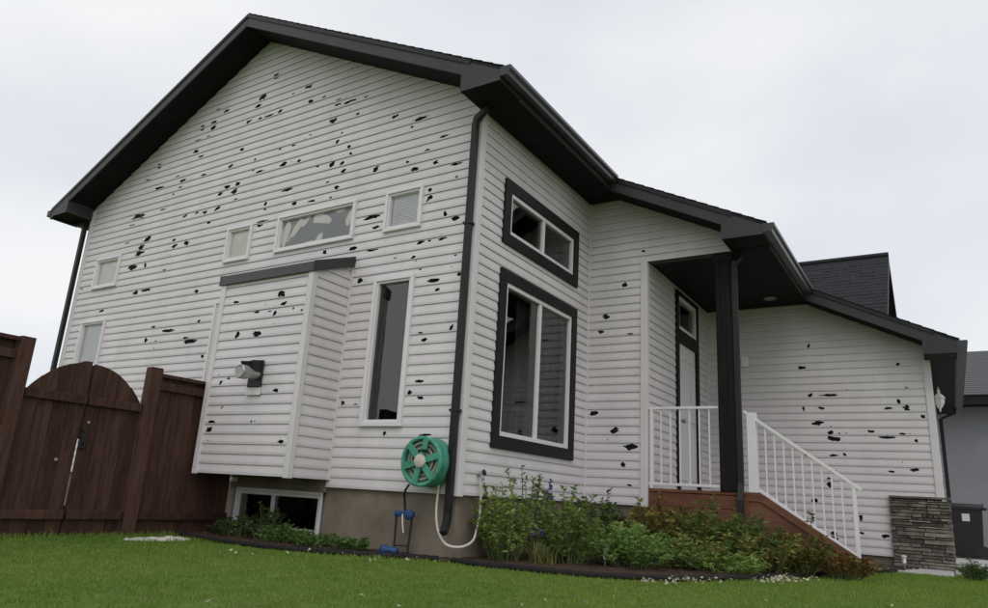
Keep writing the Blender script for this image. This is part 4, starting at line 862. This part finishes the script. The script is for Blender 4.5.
plant(None, 'tangled light green plant between the porch downspout and the edging', 'plant', .40, .36, 54, 34, .06, .018, (.16, .21, .055), (.30, .34, .10), base=(1.72, 1.80, GZ+.02), lean=1, accent=((.26, .15, .06), .12))
plant(None, 'loose olive plant in front of the middle of the steps', 'plant', .42, .36, 50, 34, .06, .02, (.14, .17, .05), (.28, .28, .08), base=(2.22, 2.05, GZ+.02), lean=1, accent=((.26, .12, .05), .15))
plant(None, 'light green filler plant between the larkspur and the green mound', 'plant', .48, .32, 44, 34, .055, .022, G1, G2, base=(.98, 1.25, GZ+.02))
def strappy(base, lab, n, ln, c1, c2):
    p = Vector(base); root = empty('strappy_plant', p, lab, 'plant'); V = []; Fq = []; C = []
    for i in range(n):
        q = random.uniform(0, 6.28); l = ln*random.uniform(.6, 1.1); o = p+Vector((random.gauss(0, .07), random.gauss(0, .07), -.02)); d = Vector((math.cos(q), math.sin(q), 0)); s_ = Vector((-d.y, d.x, 0))
        t = random.random(); c = np.array(c1)*(1-t)+np.array(c2)*t; b = len(V); w_ = random.uniform(.006, .011); arch = random.uniform(.5, 1.1)
        for k in range(6):
            f = k/5; pt = o+d*l*arch*.75*f**1.4+Vector((0, 0, l*(f-.55*arch*f*f*f))); ww = w_*(1-f*.92)
            V += [tuple(pt+s_*ww), tuple(pt-s_*ww)]; C += [c, c]
        for k in range(5): Fq.append((b+2*k, b+2*k+1, b+2*k+3, b+2*k+2))
    np_mesh('foliage', V, Fq, M['leaf'], root, np.array(C))
strappy((.95, 1.45, GZ+.02), 'arching strap-leaved plant behind the green mound', 60, .55, (.13, .20, .05), (.28, .32, .09))
strappy((1.40, 1.90, GZ+.02), 'yellowing strap-leaved plant before the reddish shrub', 70, .50, (.20, .21, .06), (.36, .30, .10))
strappy((1.95, 1.95, GZ+.02), 'long arching strap leaves below the porch downspout', 70, .55, (.14, .20, .05), (.30, .33, .10))
strappy((2.35, 2.2, GZ+.02), 'strap-leaved clump halfway along the steps', 50, .40, (.14, .19, .05), (.33, .28, .09))
strappy((.62, .48, GZ+.02), 'short strappy clump at the front edge of the bed', 50, .34, (.16, .20, .06), (.34, .30, .10))

# pale litter under the front edging, specks on the lawn
P = []
for (cx, cy, wx, wy, n) in ((682, 581, 34, 2.5, 46), (785, 580, 22, 3, 90), (735, 581, 60, 2, 24), (648, 582, 10, 2, 22), (500, 600, 480, 10, 10), (620, 560, 60, 6, 20), (400, 561, 30, 3, 24), (300, 553, 60, 3, 12)):
    for _ in range(n):
        q = gpt((cx+random.gauss(0, .5)*wx, cy+random.gauss(0, .5)*wy), .03); P.append((q.x, q.y, gz(q.x, q.y)+.035+random.random()*.02))
P = np.array(P); n = len(P); D = RNG.normal(size=(n, 3)); D[:, 2] *= .3
o = leaves_mesh('debris', P, D, RNG.uniform(.015, .045, n), RNG.uniform(.01, .03, n), np.ones((n, 3)), M['debris'], None)
tag(o, 'pale torn leaf and hail litter scattered along the edging and lawn', 'debris', kind='stuff')

# ------------------------------------------------------------------ lawn blades
def bladefield():
    n = 330000; x = RNG.uniform(-3.6, 6.5, n); y = RNG.uniform(-6.5, 5.0, n)
    dist = np.hypot(x-CAM.x, y-CAM.y); keep = RNG.random(n) < np.clip(dist/4.0, .35, 1); x, y = x[keep], y[keep]
    bx_, by_ = np.array([p[0] for p in bedpoly]), np.array([p[1] for p in bedpoly]); c = np.zeros(len(x), bool); j = len(bx_)-1
    for i in range(len(bx_)):
        cond = ((by_[i] > y) != (by_[j] > y)) & (x < (bx_[j]-bx_[i])*(y-by_[i])/(by_[j]-by_[i]+1e-12)+bx_[i]); c ^= cond; j = i
    ok = ~c & ~((x < .0) & (y > .0)) & ~((x > 3.7) & (y > 4.98)) & ~((x > 2.6) & (x < 3.75) & (y > 4.33)) & (x > FX+.06)
    return x[ok], y[ok]
x, y = bladefield(); n = len(x)
s = NX*x+NY*y; d = np.clip(-s-.2, 0, 12); z = GZ-.055*d*d/(d+.5)+.006*np.sin(x*2.1+y)*np.cos(y*1.7)*np.minimum(1, d)
h = RNG.uniform(.012, .032, n)*(1+.25*np.sin(x*3.1)*np.sin(y*2.7)); h = h*np.where(x < FX+.22, 1.9, 1.0)*np.where(RNG.random(n) < .03, 1.7, 1.0); q = RNG.uniform(0, 2*np.pi, n); wv = RNG.uniform(.0022, .0042, n); lq = RNG.uniform(0, 2*np.pi, n); ll = h*RNG.uniform(.15, .8, n)
B = np.stack([x, y, z-.004], 1); S = np.stack([np.cos(q)*wv, np.sin(q)*wv, 0*q], 1); T = B+np.stack([np.cos(lq)*ll, np.sin(lq)*ll, h], 1); Mi = B+np.stack([np.cos(lq)*ll*.3, np.sin(lq)*ll*.3, h*.6], 1)
V = np.stack([B-S, B+S, Mi+S*.8, T, Mi-S*.8], 1).reshape(-1, 3); b = np.arange(n)*5
Fq = np.concatenate([np.stack([b, b+1, b+2], 1), np.stack([b, b+2, b+4], 1), np.stack([b+4, b+2, b+3], 1)])
f = RNG.random((n, 1)); C = np.array([.8, .95, .8])*(1-f)+np.array([1.25, 1.05, 1.0])*f; dry = RNG.random(n) < .05; C[dry] = (1.5, 1.15, 1.3)
C *= RNG.uniform(.85, 1.15, (n, 1))
tag(np_mesh('lawn_grass', V, Fq, M['grass'], None, np.repeat(C, 5, 0)), 'short green lawn in front of the house', 'grass', kind='stuff')
